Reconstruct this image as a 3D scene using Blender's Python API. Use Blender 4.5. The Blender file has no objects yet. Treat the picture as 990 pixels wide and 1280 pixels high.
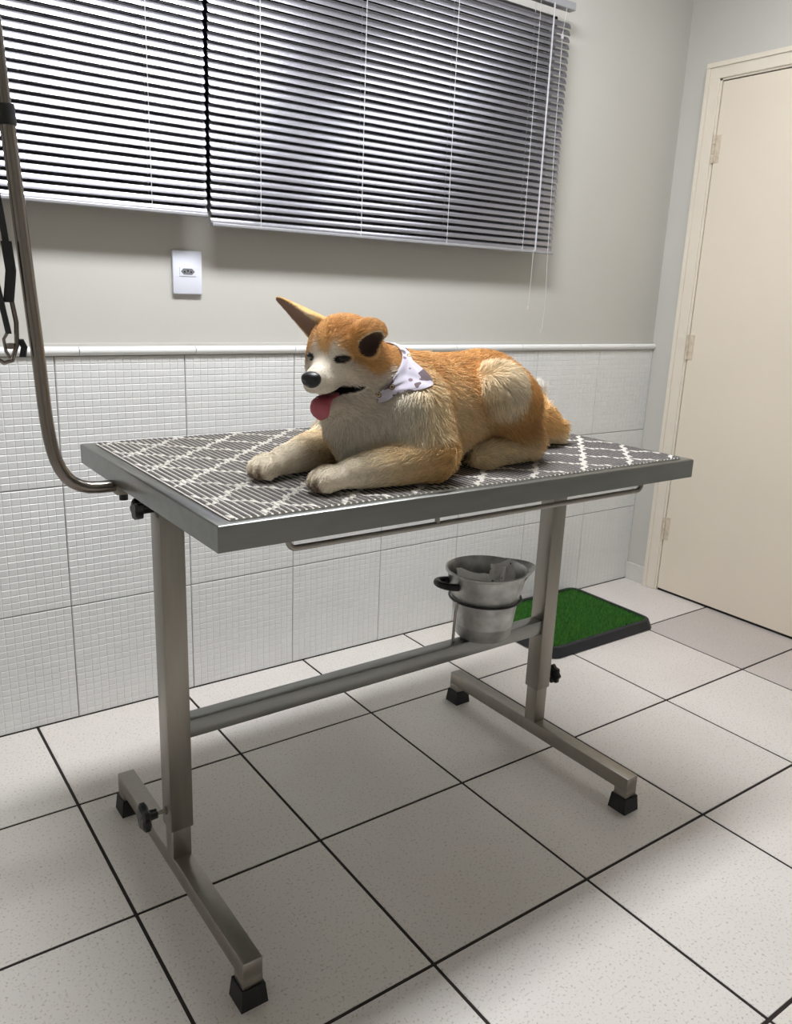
import bpy, bmesh, math, random
import numpy as np
from mathutils import Matrix, Vector

random.seed(7)
rng = np.random.default_rng(7)
C = bpy.context.scene.collection
scene = bpy.context.scene
PI = math.pi

# ------------------------------------------------------------------ camera
cam_d = bpy.data.cameras.new('camera')
cam = bpy.data.objects.new('camera', cam_d)
C.objects.link(cam)
right = Vector((0.814322, -0.579091, 0.039163))
down = Vector((-0.121207, -0.235653, -0.964249))
fwd = Vector((0.567617, 0.780462, -0.262088))
cam.matrix_world = Matrix((
    (right.x, -down.x, -fwd.x, -0.42242),
    (right.y, -down.y, -fwd.y, -1.90812),
    (right.z, -down.z, -fwd.z, 1.29502),
    (0, 0, 0, 1)))
cam_d.sensor_fit = 'VERTICAL'
cam_d.sensor_height = 36.0
cam_d.lens = 1011.63 * 36.0 / 1280.0
cam_d.clip_start = 0.02
scene.camera = cam

# ------------------------------------------------------------------ world, exposure
world = bpy.data.worlds.new('world')
scene.world = world
world.use_nodes = True
world.node_tree.nodes['Background'].inputs[0].default_value = (0.02, 0.025, 0.035, 1)
world.node_tree.nodes['Background'].inputs[1].default_value = 1.0
vs = scene.view_settings
vs.view_transform = 'Standard'
vs.look = 'None'
vs.gamma = 1.0
vs.use_curve_mapping = False
vs.exposure = 0.0
LAMP_A = 9.0      # ceiling lamp by the door side of the room
LAMP_B = 70.0      # ceiling lamp over the left part of the room

# room constants
WY = 0.447         # face of the tiled back wall
RX = 2.690         # right wall
LX = -1.75         # left wall
FY = -3.3          # wall behind the camera
CZ = 2.78          # ceiling


# ------------------------------------------------------------------ helpers
def lin(r, g, b):
    f = lambda c: (c / 255.0) / 12.92 if c / 255.0 <= 0.04045 else ((c / 255.0 + 0.055) / 1.055) ** 2.4
    return (f(r), f(g), f(b), 1.0)


def mat(name, col, rough=0.5, metal=0.0, noise=0.0, nscale=20.0, bump=0.0, bscale=60.0, coat=0.0,
        coat_rough=0.1, rand=0.0, emit=0.0, stretch=None, spec=None, detail=4.0):
    m = bpy.data.materials.new(name)
    m.use_nodes = True
    nt = m.node_tree
    b = nt.nodes['Principled BSDF']
    b.inputs['Base Color'].default_value = col
    b.inputs['Roughness'].default_value = rough
    b.inputs['Metallic'].default_value = metal
    if spec is not None:
        b.inputs['Specular IOR Level'].default_value = spec
    if coat:
        b.inputs['Coat Weight'].default_value = coat
        b.inputs['Coat Roughness'].default_value = coat_rough
    if emit:
        b.inputs['Emission Color'].default_value = col
        b.inputs['Emission Strength'].default_value = emit
    tc = nt.nodes.new('ShaderNodeTexCoord')
    mp = nt.nodes.new('ShaderNodeMapping')
    nt.links.new(tc.outputs['Object'], mp.inputs[0])
    if stretch:
        mp.inputs['Scale'].default_value = stretch
    cur = None
    if noise:
        n = nt.nodes.new('ShaderNodeTexNoise')
        n.inputs['Scale'].default_value = nscale
        n.inputs['Detail'].default_value = detail
        nt.links.new(mp.outputs[0], n.inputs[0])
        mr = nt.nodes.new('ShaderNodeMapRange')
        mr.inputs['From Min'].default_value = 0.25
        mr.inputs['From Max'].default_value = 0.75
        mr.inputs['To Min'].default_value = 1 - noise
        mr.inputs['To Max'].default_value = 1 + noise
        nt.links.new(n.outputs[0], mr.inputs[0])
        mx = nt.nodes.new('ShaderNodeMix')
        mx.data_type = 'RGBA'
        mx.blend_type = 'MULTIPLY'
        mx.inputs['Factor'].default_value = 1
        mx.inputs['A'].default_value = col
        nt.links.new(mr.outputs[0], mx.inputs['B'])
        cur = mx.outputs['Result']
    if rand:
        oi = nt.nodes.new('ShaderNodeObjectInfo')
        mr2 = nt.nodes.new('ShaderNodeMapRange')
        mr2.inputs['To Min'].default_value = 1 - rand
        mr2.inputs['To Max'].default_value = 1 + rand * 0.4
        nt.links.new(oi.outputs['Random'], mr2.inputs[0])
        mx2 = nt.nodes.new('ShaderNodeMix')
        mx2.data_type = 'RGBA'
        mx2.blend_type = 'MULTIPLY'
        mx2.inputs['Factor'].default_value = 1
        if cur:
            nt.links.new(cur, mx2.inputs['A'])
        else:
            mx2.inputs['A'].default_value = col
        nt.links.new(mr2.outputs[0], mx2.inputs['B'])
        cur = mx2.outputs['Result']
    if cur:
        nt.links.new(cur, b.inputs['Base Color'])
    if bump:
        n2 = nt.nodes.new('ShaderNodeTexNoise')
        n2.inputs['Scale'].default_value = bscale
        n2.inputs['Detail'].default_value = 3
        nt.links.new(mp.outputs[0], n2.inputs[0])
        bp = nt.nodes.new('ShaderNodeBump')
        bp.inputs['Strength'].default_value = bump
        bp.inputs['Distance'].default_value = 0.002
        nt.links.new(n2.outputs[0], bp.inputs['Height'])
        nt.links.new(bp.outputs[0], b.inputs['Normal'])
    return m


class MB:
    """collects shapes and links them as one mesh object"""

    def __init__(self):
        self.v = []
        self.f = []
        self.mi = []

    def add(self, vs_, fs, mi=0):
        o = len(self.v)
        self.v += [tuple(map(float, q)) for q in vs_]
        for f in fs:
            self.f.append(tuple(i + o for i in f))
            self.mi.append(mi)
        return self

    def box(self, x0, x1, y0, y1, z0, z1, bev=0.0, mi=0):
        bm = bmesh.new()
        vv = [bm.verts.new(q) for q in ((x0, y0, z0), (x1, y0, z0), (x1, y1, z0), (x0, y1, z0),
                                        (x0, y0, z1), (x1, y0, z1), (x1, y1, z1), (x0, y1, z1))]
        for f in ((3, 2, 1, 0), (4, 5, 6, 7), (0, 1, 5, 4), (1, 2, 6, 5), (2, 3, 7, 6), (3, 0, 4, 7)):
            bm.faces.new([vv[i] for i in f])
        if bev:
            bmesh.ops.bevel(bm, geom=bm.edges[:], offset=bev, segments=2, affect='EDGES', profile=0.5)
        bm.verts.index_update()
        self.add([q.co for q in bm.verts], [[q.index for q in f.verts] for f in bm.faces], mi)
        bm.free()
        return self

    def tube(self, pts, r, seg=12, closed=False, mi=0):
        pts = [Vector(q) for q in pts]
        n = len(pts)
        rs = r if isinstance(r, (list, tuple)) else [r] * n
        tans = []
        for i in range(n):
            if closed:
                t = pts[(i + 1) % n] - pts[i - 1]
            else:
                t = pts[min(i + 1, n - 1)] - pts[max(i - 1, 0)]
            tans.append(t.normalized())
        ref = Vector((0, 0, 1)) if abs(tans[0].z) < 0.9 else Vector((1, 0, 0))
        nrm = tans[0].cross(ref).normalized()
        vv, ff = [], []
        for i in range(n):
            nrm = (nrm - tans[i] * nrm.dot(tans[i])).normalized()
            bn = tans[i].cross(nrm)
            for k in range(seg):
                a = 2 * PI * k / seg
                vv.append(pts[i] + (nrm * math.cos(a) + bn * math.sin(a)) * rs[i])
        m = n if closed else n - 1
        for i in range(m):
            for k in range(seg):
                a = i * seg + k
                b2 = i * seg + (k + 1) % seg
                c = ((i + 1) % n) * seg + (k + 1) % seg
                d = ((i + 1) % n) * seg + k
                ff.append((a, b2, c, d))
        if not closed:
            ff.append(tuple(range(seg - 1, -1, -1)))
            ff.append(tuple(range((n - 1) * seg, n * seg)))
        return self.add(vv, ff, mi)

    def lathe(self, prof, seg=32, center=(0, 0, 0), axis='z', mi=0, shape=None):
        vv, ff = [], []
        cx, cy, cz = center
        for (r, h) in prof:
            for k in range(seg):
                a = 2 * PI * k / seg
                rr = r * (shape(a) if shape else 1)
                p = (rr * math.cos(a), rr * math.sin(a), h)
                if axis == 'x':
                    p = (p[2], p[0], p[1])
                if axis == 'y':
                    p = (p[1], p[2], p[0])
                vv.append((p[0] + cx, p[1] + cy, p[2] + cz))
        n = len(prof)
        for i in range(n - 1):
            for k in range(seg):
                ff.append((i * seg + k, i * seg + (k + 1) % seg, (i + 1) * seg + (k + 1) % seg, (i + 1) * seg + k))
        if prof[0][0] > 1e-6:
            ff.append(tuple(range(seg - 1, -1, -1)))
        if prof[-1][0] > 1e-6:
            ff.append(tuple(range((n - 1) * seg, n * seg)))
        return self.add(vv, ff, mi)

    def prism(self, poly, z0, z1, mi=0):
        n = len(poly)
        vv = [(x, y, z0) for x, y in poly] + [(x, y, z1) for x, y in poly]
        ff = [tuple(range(n - 1, -1, -1)), tuple(range(n, 2 * n))]
        ff += [(i, (i + 1) % n, n + (i + 1) % n, n + i) for i in range(n)]
        return self.add(vv, ff, mi)

    def mesh(self, name, mats, smooth=None):
        me = bpy.data.meshes.new(name)
        me.from_pydata(self.v, [], self.f)
        for m in (mats if isinstance(mats, (list, tuple)) else [mats]):
            me.materials.append(m)
        if any(self.mi):
            me.polygons.foreach_set('material_index', self.mi)
        me.validate()
        me.update()
        bm = bmesh.new()
        bm.from_mesh(me)
        bmesh.ops.recalc_face_normals(bm, faces=bm.faces)
        if smooth is not None:
            for f in bm.faces:
                f.smooth = True
            for e in bm.edges:
                if len(e.link_faces) == 2 and e.calc_face_angle(0) > smooth:
                    e.smooth = False
        bm.to_mesh(me)
        bm.free()
        return me

    def build(self, name, mats, parent=None, smooth=None):
        o = bpy.data.objects.new(name, self.mesh(name, mats, smooth))
        C.objects.link(o)
        o.parent = parent
        return o


SM = math.radians(35)


def tag(o, label, cat=None, group=None, kind=None):
    o['label'] = label
    if cat:
        o['category'] = cat
    if group:
        o['group'] = group
    if kind:
        o['kind'] = kind
    return o


def empty(name, loc=(0, 0, 0), rz=0.0):
    o = bpy.data.objects.new(name, None)
    C.objects.link(o)
    o.location = loc
    o.rotation_euler = (0, 0, rz)
    o.empty_display_size = 0.05
    return o


def inst(me, name, parent, loc, rot=(0, 0, 0)):
    o = bpy.data.objects.new(name, me)
    C.objects.link(o)
    o.parent = parent
    o.location = loc
    o.rotation_euler = rot
    return o


def struct(o, label=None):
    o['kind'] = 'structure'
    if label:
        o['label'] = label
    return o


def bez(p0, p1, p2, p3, n):
    p0, p1, p2, p3 = map(Vector, (p0, p1, p2, p3))
    out = []
    for i in range(n + 1):
        t = i / n
        out.append(p0 * (1 - t) ** 3 + p1 * 3 * t * (1 - t) ** 2 + p2 * 3 * t * t * (1 - t) + p3 * t ** 3)
    return out


# ------------------------------------------------------------------ materials
M = {}
M['paint'] = mat('grey_wall_paint', lin(196, 194, 187), 0.6, noise=0.02, nscale=3, bump=0.12, bscale=35)
M['ceiling'] = mat('ceiling_paint', lin(225, 224, 220), 0.8)
M['wall_tile'] = mat('white_relief_tile', lin(222, 222, 220), 0.35, noise=0.02, nscale=9, rand=0.03)
M['wall_grout'] = mat('wall_grout', lin(150, 143, 140), 0.9)
M['rail_tile'] = mat('glazed_rail', lin(232, 232, 230), 0.2, coat=0.3)
M['floor_grout'] = mat('floor_grout', lin(38, 30, 28), 0.9)
M['door'] = mat('cream_door_paint', lin(226, 215, 198), 0.45, noise=0.025, nscale=2.5, spec=0.3)
M['frame'] = mat('cream_frame_paint', lin(224, 215, 200), 0.45, noise=0.03, nscale=8)
M['hinge'] = mat('painted_hinge', lin(205, 192, 172), 0.5, noise=0.2, nscale=60)
M['steel'] = mat('brushed_steel', lin(152, 147, 139), 0.35, 1.0, noise=0.07, nscale=14, bump=0.05, bscale=40,
                 stretch=(5, 3, 0.5))
M['steel_h'] = mat('brushed_steel_rim', lin(142, 143, 140), 0.30, 1.0, noise=0.08, nscale=8, stretch=(1, 6, 6))
M['chrome'] = mat('polished_tube', lin(134, 127, 120), 0.22, 1.0, noise=0.06, nscale=10)
M['rubber'] = mat('black_rubber', lin(22, 22, 25), 0.55)
M['plastic'] = mat('black_plastic', lin(16, 16, 18), 0.4)
M['slat'] = mat('silver_slat_enamel', lin(156, 155, 162), 0.27, 0.85)
M['blindrail'] = mat('silver_blind_rail', lin(170, 170, 174), 0.4, 0.4)
M['cord'] = mat('blind_cord', lin(205, 205, 205), 0.7)
M['wand'] = mat('clear_wand', lin(186, 186, 190), 0.15, coat=1.0)
M['alu'] = mat('window_aluminium', lin(120, 120, 122), 0.4, 0.8)
M['nightglass'] = mat('dark_night_glass', lin(14, 15, 20), 0.08)
M['socket'] = mat('white_socket_plastic', lin(226, 229, 240), 0.3)
M['socket_dark'] = mat('socket_insert', lin(120, 122, 126), 0.4)
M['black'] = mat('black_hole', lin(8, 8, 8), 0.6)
M['white_pvc'] = mat('white_pvc', lin(214, 211, 204), 0.6)
M['bucket'] = mat('worn_aluminium', lin(182, 182, 180), 0.42, 0.75, noise=0.4, nscale=22, bump=0.1, bscale=40, detail=8)
M['paper'] = mat('white_tissue', lin(236, 235, 232), 0.9, noise=0.05, nscale=30)
M['tray'] = mat('black_tray_plastic', lin(24, 26, 32), 0.45)
M['strap'] = mat('black_strap', lin(14, 14, 18), 0.45, coat=0.2)
M['lamp_body'] = mat('white_lamp_housing', lin(235, 235, 232), 0.5)


def floor_tile_mat():
    m = bpy.data.materials.new('speckled_porcelain')
    m.use_nodes = True
    nt = m.node_tree
    b = nt.nodes['Principled BSDF']
    tc = nt.nodes.new('ShaderNodeTexCoord')
    oi = nt.nodes.new('ShaderNodeObjectInfo')
    ofs = nt.nodes.new('ShaderNodeVectorMath')
    ofs.operation = 'ADD'
    nt.links.new(tc.outputs['Object'], ofs.inputs[0])
    nt.links.new(oi.outputs['Location'], ofs.inputs[1])
    n1 = nt.nodes.new('ShaderNodeTexNoise')
    n1.inputs['Scale'].default_value = 170
    n1.inputs['Detail'].default_value = 2
    n2 = nt.nodes.new('ShaderNodeTexNoise')
    n2.inputs['Scale'].default_value = 3.0
    n2.inputs['Detail'].default_value = 5
    nt.links.new(ofs.outputs[0], n1.inputs[0])
    nt.links.new(ofs.outputs[0], n2.inputs[0])
    r1 = nt.nodes.new('ShaderNodeValToRGB')
    r1.color_ramp.elements[0].position = 0.30
    r1.color_ramp.elements[0].color = lin(186, 178, 170)
    r1.color_ramp.elements[1].position = 0.42
    r1.color_ramp.elements[1].color = lin(224, 219, 214)
    nt.links.new(n1.outputs[0], r1.inputs[0])
    r2 = nt.nodes.new('ShaderNodeValToRGB')
    r2.color_ramp.elements[0].position = 0.3
    r2.color_ramp.elements[0].color = (0.93, 0.92, 0.91, 1)
    r2.color_ramp.elements[1].position = 0.7
    r2.color_ramp.elements[1].color = (1.0, 1.0, 1.0, 1)
    nt.links.new(n2.outputs[0], r2.inputs[0])
    mx = nt.nodes.new('ShaderNodeMix')
    mx.data_type = 'RGBA'
    mx.blend_type = 'MULTIPLY'
    mx.inputs['Factor'].default_value = 1
    nt.links.new(r1.outputs[0], mx.inputs['A'])
    nt.links.new(r2.outputs[0], mx.inputs['B'])
    mx2 = nt.nodes.new('ShaderNodeMix')
    mx2.data_type = 'RGBA'
    mx2.blend_type = 'MULTIPLY'
    mx2.inputs['Factor'].default_value = 1
    nt.links.new(mx.outputs['Result'], mx2.inputs['A'])
    nt.links.new(oi.outputs['Color'], mx2.inputs['B'])
    nt.links.new(mx2.outputs['Result'], b.inputs['Base Color'])
    b.inputs['Roughness'].default_value = 0.42
    return m


M['floor_tile'] = floor_tile_mat()


def emit_mat(name, col, s):
    m = bpy.data.materials.new(name)
    m.use_nodes = True
    nt = m.node_tree
    nt.nodes.remove(nt.nodes['Principled BSDF'])
    e = nt.nodes.new('ShaderNodeEmission')
    e.inputs[0].default_value = col
    e.inputs[1].default_value = s
    nt.links.new(e.outputs[0], nt.nodes['Material Output'].inputs[0])
    return m


# ------------------------------------------------------------------ room shell
T = 0.45
fl = MB().box(LX - 0.1, RX + 0.1, FY - 0.1, WY + 0.1, -0.06, -0.0018).build('floor', M['floor_grout'])
struct(fl)
tile_me = {}


def floor_tile_mesh(wx, wy):
    k = (round(wx, 3), round(wy, 3))
    if k not in tile_me:
        g = 0.0038
        tile_me[k] = MB().box(g, wx - g, g, wy - g, -0.012, 0.0, 0.0012).mesh('floor_tile', M['floor_tile'])
    return tile_me[k]


for i in range(-4, 6):
    for j in range(-1, 8):
        x0, x1 = max(i * T, LX), min((i + 1) * T, RX)
        y1, y0 = min(-j * T, WY), max(-(j + 1) * T, FY)
        if x1 - x0 < 0.03 or y1 - y0 < 0.03:
            continue
        o = inst(floor_tile_mesh(x1 - x0, y1 - y0), 'floor_tile', fl, (x0, y0, random.uniform(-0.0004, 0.0)))
        s = random.uniform(0.95, 1.0)
        o.color = (s, s * random.uniform(0.985, 1.0), s * random.uniform(0.97, 0.995), 1)
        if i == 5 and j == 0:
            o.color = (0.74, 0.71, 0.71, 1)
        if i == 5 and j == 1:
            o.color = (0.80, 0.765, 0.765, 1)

wb = MB().box(LX - 0.12, RX + 0.12, WY + 0.006, WY + 0.12, 0, CZ).build('wall_back', M['paint'])
struct(wb)
wr = MB().box(RX, RX + 0.12, FY - 0.12, WY + 0.006, 0, CZ).build('wall_right', M['paint'])
struct(wr)
wl = struct(MB().box(LX - 0.12, LX, FY - 0.12, WY + 0.006, 0, CZ).build('wall_left', M['paint']))
wf = struct(MB().box(LX, RX, FY - 0.12, FY, 0, CZ).build('wall_front', M['paint']))
ce = struct(MB().box(LX - 0.12, RX + 0.12, FY - 0.12, WY + 0.12, CZ, CZ + 0.1).build('ceiling', M['ceiling']))

# dado of relief tiles on the back wall
DZ = 1.090
MB().box(LX, RX, WY + 0.0025, WY + 0.006, 0, DZ).build('grout_bed', M['wall_grout'], wb)
wt_me = {}


def wall_tile_mesh(w, h):
    k = (round(w, 3), round(h, 3))
    if k in wt_me:
        return wt_me[k]
    g = 0.0016
    mb = MB()
    mb.box(g, w - g, 0.0012, 0.006, g, h - g)
    nx, nz = max(1, round((w - 2 * g) / 0.0229)), max(1, round((h - 2 * g) / 0.0200))
    px, pz = (w - 2 * g) / nx, (h - 2 * g) / nz
    e, b = 0.0006, 0.0015
    for a in range(nx):
        for c in range(nz):
            xa, xb = g + a * px + e, g + (a + 1) * px - e
            za, zb = g + c * pz + e, g + (c + 1) * pz - e
            mb.add([(xa, .0012, za), (xb, .0012, za), (xb, .0012, zb), (xa, .0012, zb),
                    (xa + b, -.0001, za + b), (xb - b, -.0001, za + b), (xb - b, -.0001, zb - b), (xa + b, -.0001, zb - b)],
                   [(4, 5, 6, 7), (0, 1, 5, 4), (1, 2, 6, 5), (2, 3, 7, 6), (3, 0, 4, 7)])
    wt_me[k] = mb.mesh('wall_tile', M['wall_tile'])
    return wt_me[k]


xj = [0.12 + 0.369 * k for k in range(-5, 8)]
xs = [LX] + [x for x in xj if LX + 0.05 < x < RX - 0.02] + [RX]
zs = [0, 0.362, 0.727, DZ]
for a in range(len(xs) - 1):
    for c in range(3):
        inst(wall_tile_mesh(xs[a + 1] - xs[a], zs[c + 1] - zs[c]), 'wall_tile', wb, (xs[a], WY - 0.001, zs[c]))

# rounded listello capping the dado, one piece every 0.33 m
tr = struct(MB().box(LX, RX, WY + 0.001, WY + 0.006, DZ, DZ + 0.034).build('trim_1', M['paint']),
            'white glazed rail capping the wall tiles')
prof = []
for k in range(9):
    a = -PI / 2 + PI * k / 8
    prof.append((-0.013 * math.cos(a), 0.0125 * math.sin(a)))
RZ = DZ + 0.0135
rx = LX
first = True
while rx < RX - 0.01:
    ln = 0.255 if first else 0.336
    first = False
    x1 = min(rx + ln, RX)
    mb = MB()
    n = len(prof)
    vv = [(rx + 0.0012, WY + y, RZ + z) for y, z in prof] + [(x1 - 0.0012, WY + y, RZ + z) for y, z in prof]
    ff = [(i, i + 1, n + i + 1, n + i) for i in range(n - 1)] + [tuple(range(n)), tuple(range(n, 2 * n))]
    mb.add(vv, ff)
    mb.build('rail_tile', M['rail_tile'], tr, math.radians(50))
    rx = x1

# right wall: skirting stub and the door
bbm = MB().box(RX - 0.010, RX, 0.335, WY - 0.001, 0, 0.082, 0.002)
struct(bbm.build('baseboard_right', mat('skirting_paint', lin(206, 204, 198), 0.5, noise=0.04, nscale=30)))
door = struct(empty('door_1', (RX, 0, 0)), 'cream painted door with architrave')


def door_part(name, mb, m, parent=door, smooth=None):
    return mb.build(name, m, parent, smooth)


DY0, DY1, DH = 0.256, -0.60, 2.155
for s_, (ya, yb) in ((1, (0.330, 0.268)), (2, (DY1 - 0.012, DY1 - 0.074))):
    mb = MB().box(-0.022, 0.0, min(ya, yb), max(ya, yb), 0.0, 2.228, 0.003)
    mb.box(-0.027, -0.022, max(ya, yb) - 0.018 if s_ == 1 else min(ya, yb), max(ya, yb) if s_ == 1 else min(ya, yb) + 0.018, 0.0, 2.209)
    door_part('architrave', mb, M['frame'])
door_part('architrave', MB().box(-0.0225, 0.0, DY1 - 0.074, 0.3305, 2.166, 2.2285, 0.003).box(-0.0275, -0.022, DY1 - 0.0735, 0.3295, 2.21, 2.2275), M['frame'])
door_part('jamb', MB().box(-0.016, 0.0, 0.258, 0.270, 0.0, 2.17), M['frame'])
door_part('jamb', MB().box(-0.016, 0.0, DY1 - 0.014, DY1 - 0.002, 0.0, 2.17), M['frame'])
door_part('jamb', MB().box(-0.016, 0.0, DY1 - 0.014, 0.272, DH + 0.004, 2.17), M['frame'])
door_part('gap_shade_strip', MB().box(-0.004, 0.0, DY1 - 0.002, 0.258, 0.0, DH + 0.004), M['black'])  # black slab standing in for the shade in the gap round the leaf
leaf = door_part('door_leaf', MB().box(-0.013, -0.004, DY1, DY0, 0.012, DH, 0.002), M['door'])
for hz in (1.905, 1.115, 0.30):
    mb = MB()
    for q in range(3):
        mb.lathe([(0.0, -0.019), (0.006, -0.018), (0.006, 0.016), (0.0, 0.017)], 10, (-0.018, 0.259, hz + (q - 1) * 0.036))
    mb.box(-0.0155, -0.013, 0.232, 0.256, hz - 0.052, hz + 0.052)
    door_part('hinge', mb, M['hinge'], door, SM)
mb = MB().lathe([(0, 0), (0.025, 0), (0.025, -0.006), (0.010, -0.008), (0.010, -0.045), (0, -0.046)], 16, (-0.013, DY1 + 0.06, 1.02), 'x')
mb.tube([(-0.055, DY1 + 0.06, 1.02), (-0.057, DY1 + 0.12, 1.02), (-0.055, DY1 + 0.17, 1.018)], 0.009, 10)
mb.build('door_handle', M['chrome'], leaf, SM)

# window behind the blinds (dark outside)
w1 = struct(empty('window_1', (0, WY + 0.006, 0)), 'dark window behind the blinds')
WX0, WX1, WZ0, WZ1 = -0.55, 1.915, 1.50, 2.27
fr = MB().box(WX0, WX1, -0.012, 0, WZ0, WZ0 + 0.03).box(WX0, WX1, -0.012, 0, WZ1 - 0.03, WZ1)
fr.box(WX0, WX0 + 0.03, -0.012, 0, WZ0, WZ1).box(WX1 - 0.03, WX1, -0.012, 0, WZ0, WZ1)
for k in (1, 2, 3):
    xx = WX0 + (WX1 - WX0) * k / 4
    fr.box(xx - 0.015, xx + 0.015, -0.012, 0, WZ0, WZ1)
fr.build('window_frame', M['alu'], w1)
for k in range(4):
    xa = WX0 + (WX1 - WX0) * k / 4 + 0.02
    xb = WX0 + (WX1 - WX0) * (k + 1) / 4 - 0.02
    MB().box(xa, xb, -0.005, 0, WZ0 + 0.02, WZ1 - 0.02).build('pane', M['nightglass'], w1)


# ------------------------------------------------------------------ ceiling lamps
def ceiling_lamp(loc, panels, size, strength, label):
    t = empty('ceiling_light', (loc[0], loc[1], CZ))
    tag(t, label, 'ceiling light', 'ceiling lights')
    w, d = size
    MB().box(-w / 2, w / 2, -d / 2, d / 2, -0.035, 0, 0.006).build('housing', M['lamp_body'], t)
    em = emit_mat('lamp_diffuser', (0.945, 0.965, 1.0, 1), strength)
    for (xa, xb, ya, yb) in panels:
        MB().box(xa, xb, ya, yb, -0.041, -0.035).build('diffuser', em, t)
    return t


ceiling_lamp((2.02, -0.42), [(-0.27, -0.04, -0.26, 0.26), (0.04, 0.27, -0.26, 0.26)], (0.62, 0.60), LAMP_A,
             'square white twin panel ceiling light above the door side')
ceiling_lamp((0.60, -0.42), [(-0.56, 0.56, -0.13, 0.13)], (1.20, 0.32), LAMP_B,
             'long white single panel ceiling light over the grooming table')


# ------------------------------------------------------------------ venetian blinds
BY = 0.385
SL_TILT = math.radians(62)
PITCH = 0.0222


def blind(x0, x1, zbot, ztop, ladders, label, wand=None):
    t = empty('venetian_blind', (x0, BY, zbot))
    tag(t, label, 'blind', 'venetian blinds on the window')
    w = x1 - x0
    # one slat: shallow crowned strip with clipped corners
    sw, R, th = 0.0255, 0.040, 0.0003
    n = 6
    mb = MB()
    half = sw / 2
    xsl = [0, 0.004, w - 0.004, w]
    ins = [0.004, 0, 0, 0.004]
    grid_t, grid_b = [], []
    for xi, xv in enumerate(xsl):
        for k in range(n + 1):
            s = -half + sw * k / n
            if xi in (0, 3):
                s *= 0.78
            a = s / R
            y, z = R * math.sin(a), R * (math.cos(a) - 1)
            grid_t.append((xv, y, z))
            grid_b.append((xv, y, z - th))
    N = n + 1
    ff = []
    tot = 4 * N
    for xi in range(3):
        for k in range(n):
            a = xi * N + k
            ff.append((a, a + N, a + N + 1, a + 1))
            ff.append((tot + a, tot + a + 1, tot + a + N + 1, tot + a + N))
        ff.append((xi * N, tot + xi * N, tot + (xi + 1) * N, (xi + 1) * N))
        ff.append((xi * N + n, (xi + 1) * N + n, tot + (xi + 1) * N + n, tot + xi * N + n))
    for xi in (0, 3):
        ff.append(tuple([xi * N + k for k in range(N)] + [tot + xi * N + k for k in range(N - 1, -1, -1)]))
    mb.add(grid_t + grid_b, ff)
    me = mb.mesh('slat', M['slat'], math.radians(30))
    H = ztop - zbot
    ns = int((H - 0.045) / PITCH)
    for k in range(ns):
        o = inst(me, 'slat', t, (random.uniform(-0.0008, 0.0008), 0, 0.020 + k * PITCH), (SL_TILT + random.uniform(-0.02, 0.02), 0, 0))
    MB().box(0, w, -0.012, 0.012, 0.0, 0.009, 0.002).build('bottom_rail', M['blindrail'], t)
    MB().box(-0.004, w + 0.006, -0.016, 0.016, H - 0.012, H + 0.014, 0.003).build('head_rail', M['blindrail'], t)
    for lx in ladders:
        mb = MB().tube([(lx - x0, -0.0125, 0.004), (lx - x0, -0.0125, H - 0.01)], 0.0007, 5)
        mb.tube([(lx - x0, 0.0125, 0.004), (lx - x0, 0.0125, H - 0.01)], 0.0007, 5)
        for k in range(ns):
            mb.tube([(lx - x0 + 0.001, -0.0125, 0.016 + k * PITCH - 0.004), (lx - x0 + 0.001, 0.0125, 0.016 + k * PITCH - 0.001)], 0.0005, 4)
        mb.build('ladder_cord', M['cord'], t)
    if wand:
        MB().tube([(1.815 - x0, -0.026, H - 0.012), (1.812 - x0, -0.028, 0.005)], 0.0032, 6).build('tilt_wand', M['wand'], t)
        MB().tube([(1.808 - x0, -0.024, 0.01), (1.806 - x0, -0.024, -0.10), (1.803 - x0, -0.024, -0.192)], 0.0008, 5).build('pull_cord', M['cord'], t)
        MB().lathe([(0, 0), (0.003, -0.002), (0.0035, -0.014), (0, -0.016)], 8, (1.803 - x0, -0.024, -0.192)).build('cord_tassel', M['hinge'], t)
        MB().tube([(1.880 - x0, -0.020, H - 0.012), (1.868 - x0, -0.021, H - 0.10), (1.872 - x0, -0.021, H - 0.40), (1.885 - x0, -0.021, 0.0),
                   (1.892 - x0, -0.021, -0.12), (1.893 - x0, -0.021, -0.21), (1.888 - x0, -0.021, -0.27), (1.880 - x0, -0.021, -0.292)], 0.0009, 5).build('pull_cord', M['cord'], t)
        MB().lathe([(0, 0.005), (0.005, 0.004), (0.005, -0.008), (0, -0.009)], 8, (1.868 - x0, -0.021, H - 0.105)).build('cord_stop', M['wand'], t)
    return t


blind(-0.62, 0.543, 1.478, 2.300, [-0.45, -0.03, 0.382], 'silver venetian blind behind the curved steel post, ending higher')
blind(0.555, 1.925, 1.456, 2.288, [0.705, 1.055, 1.405, 1.762], 'wider silver venetian blind with tilt wand and pull cords', wand=True)

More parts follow.
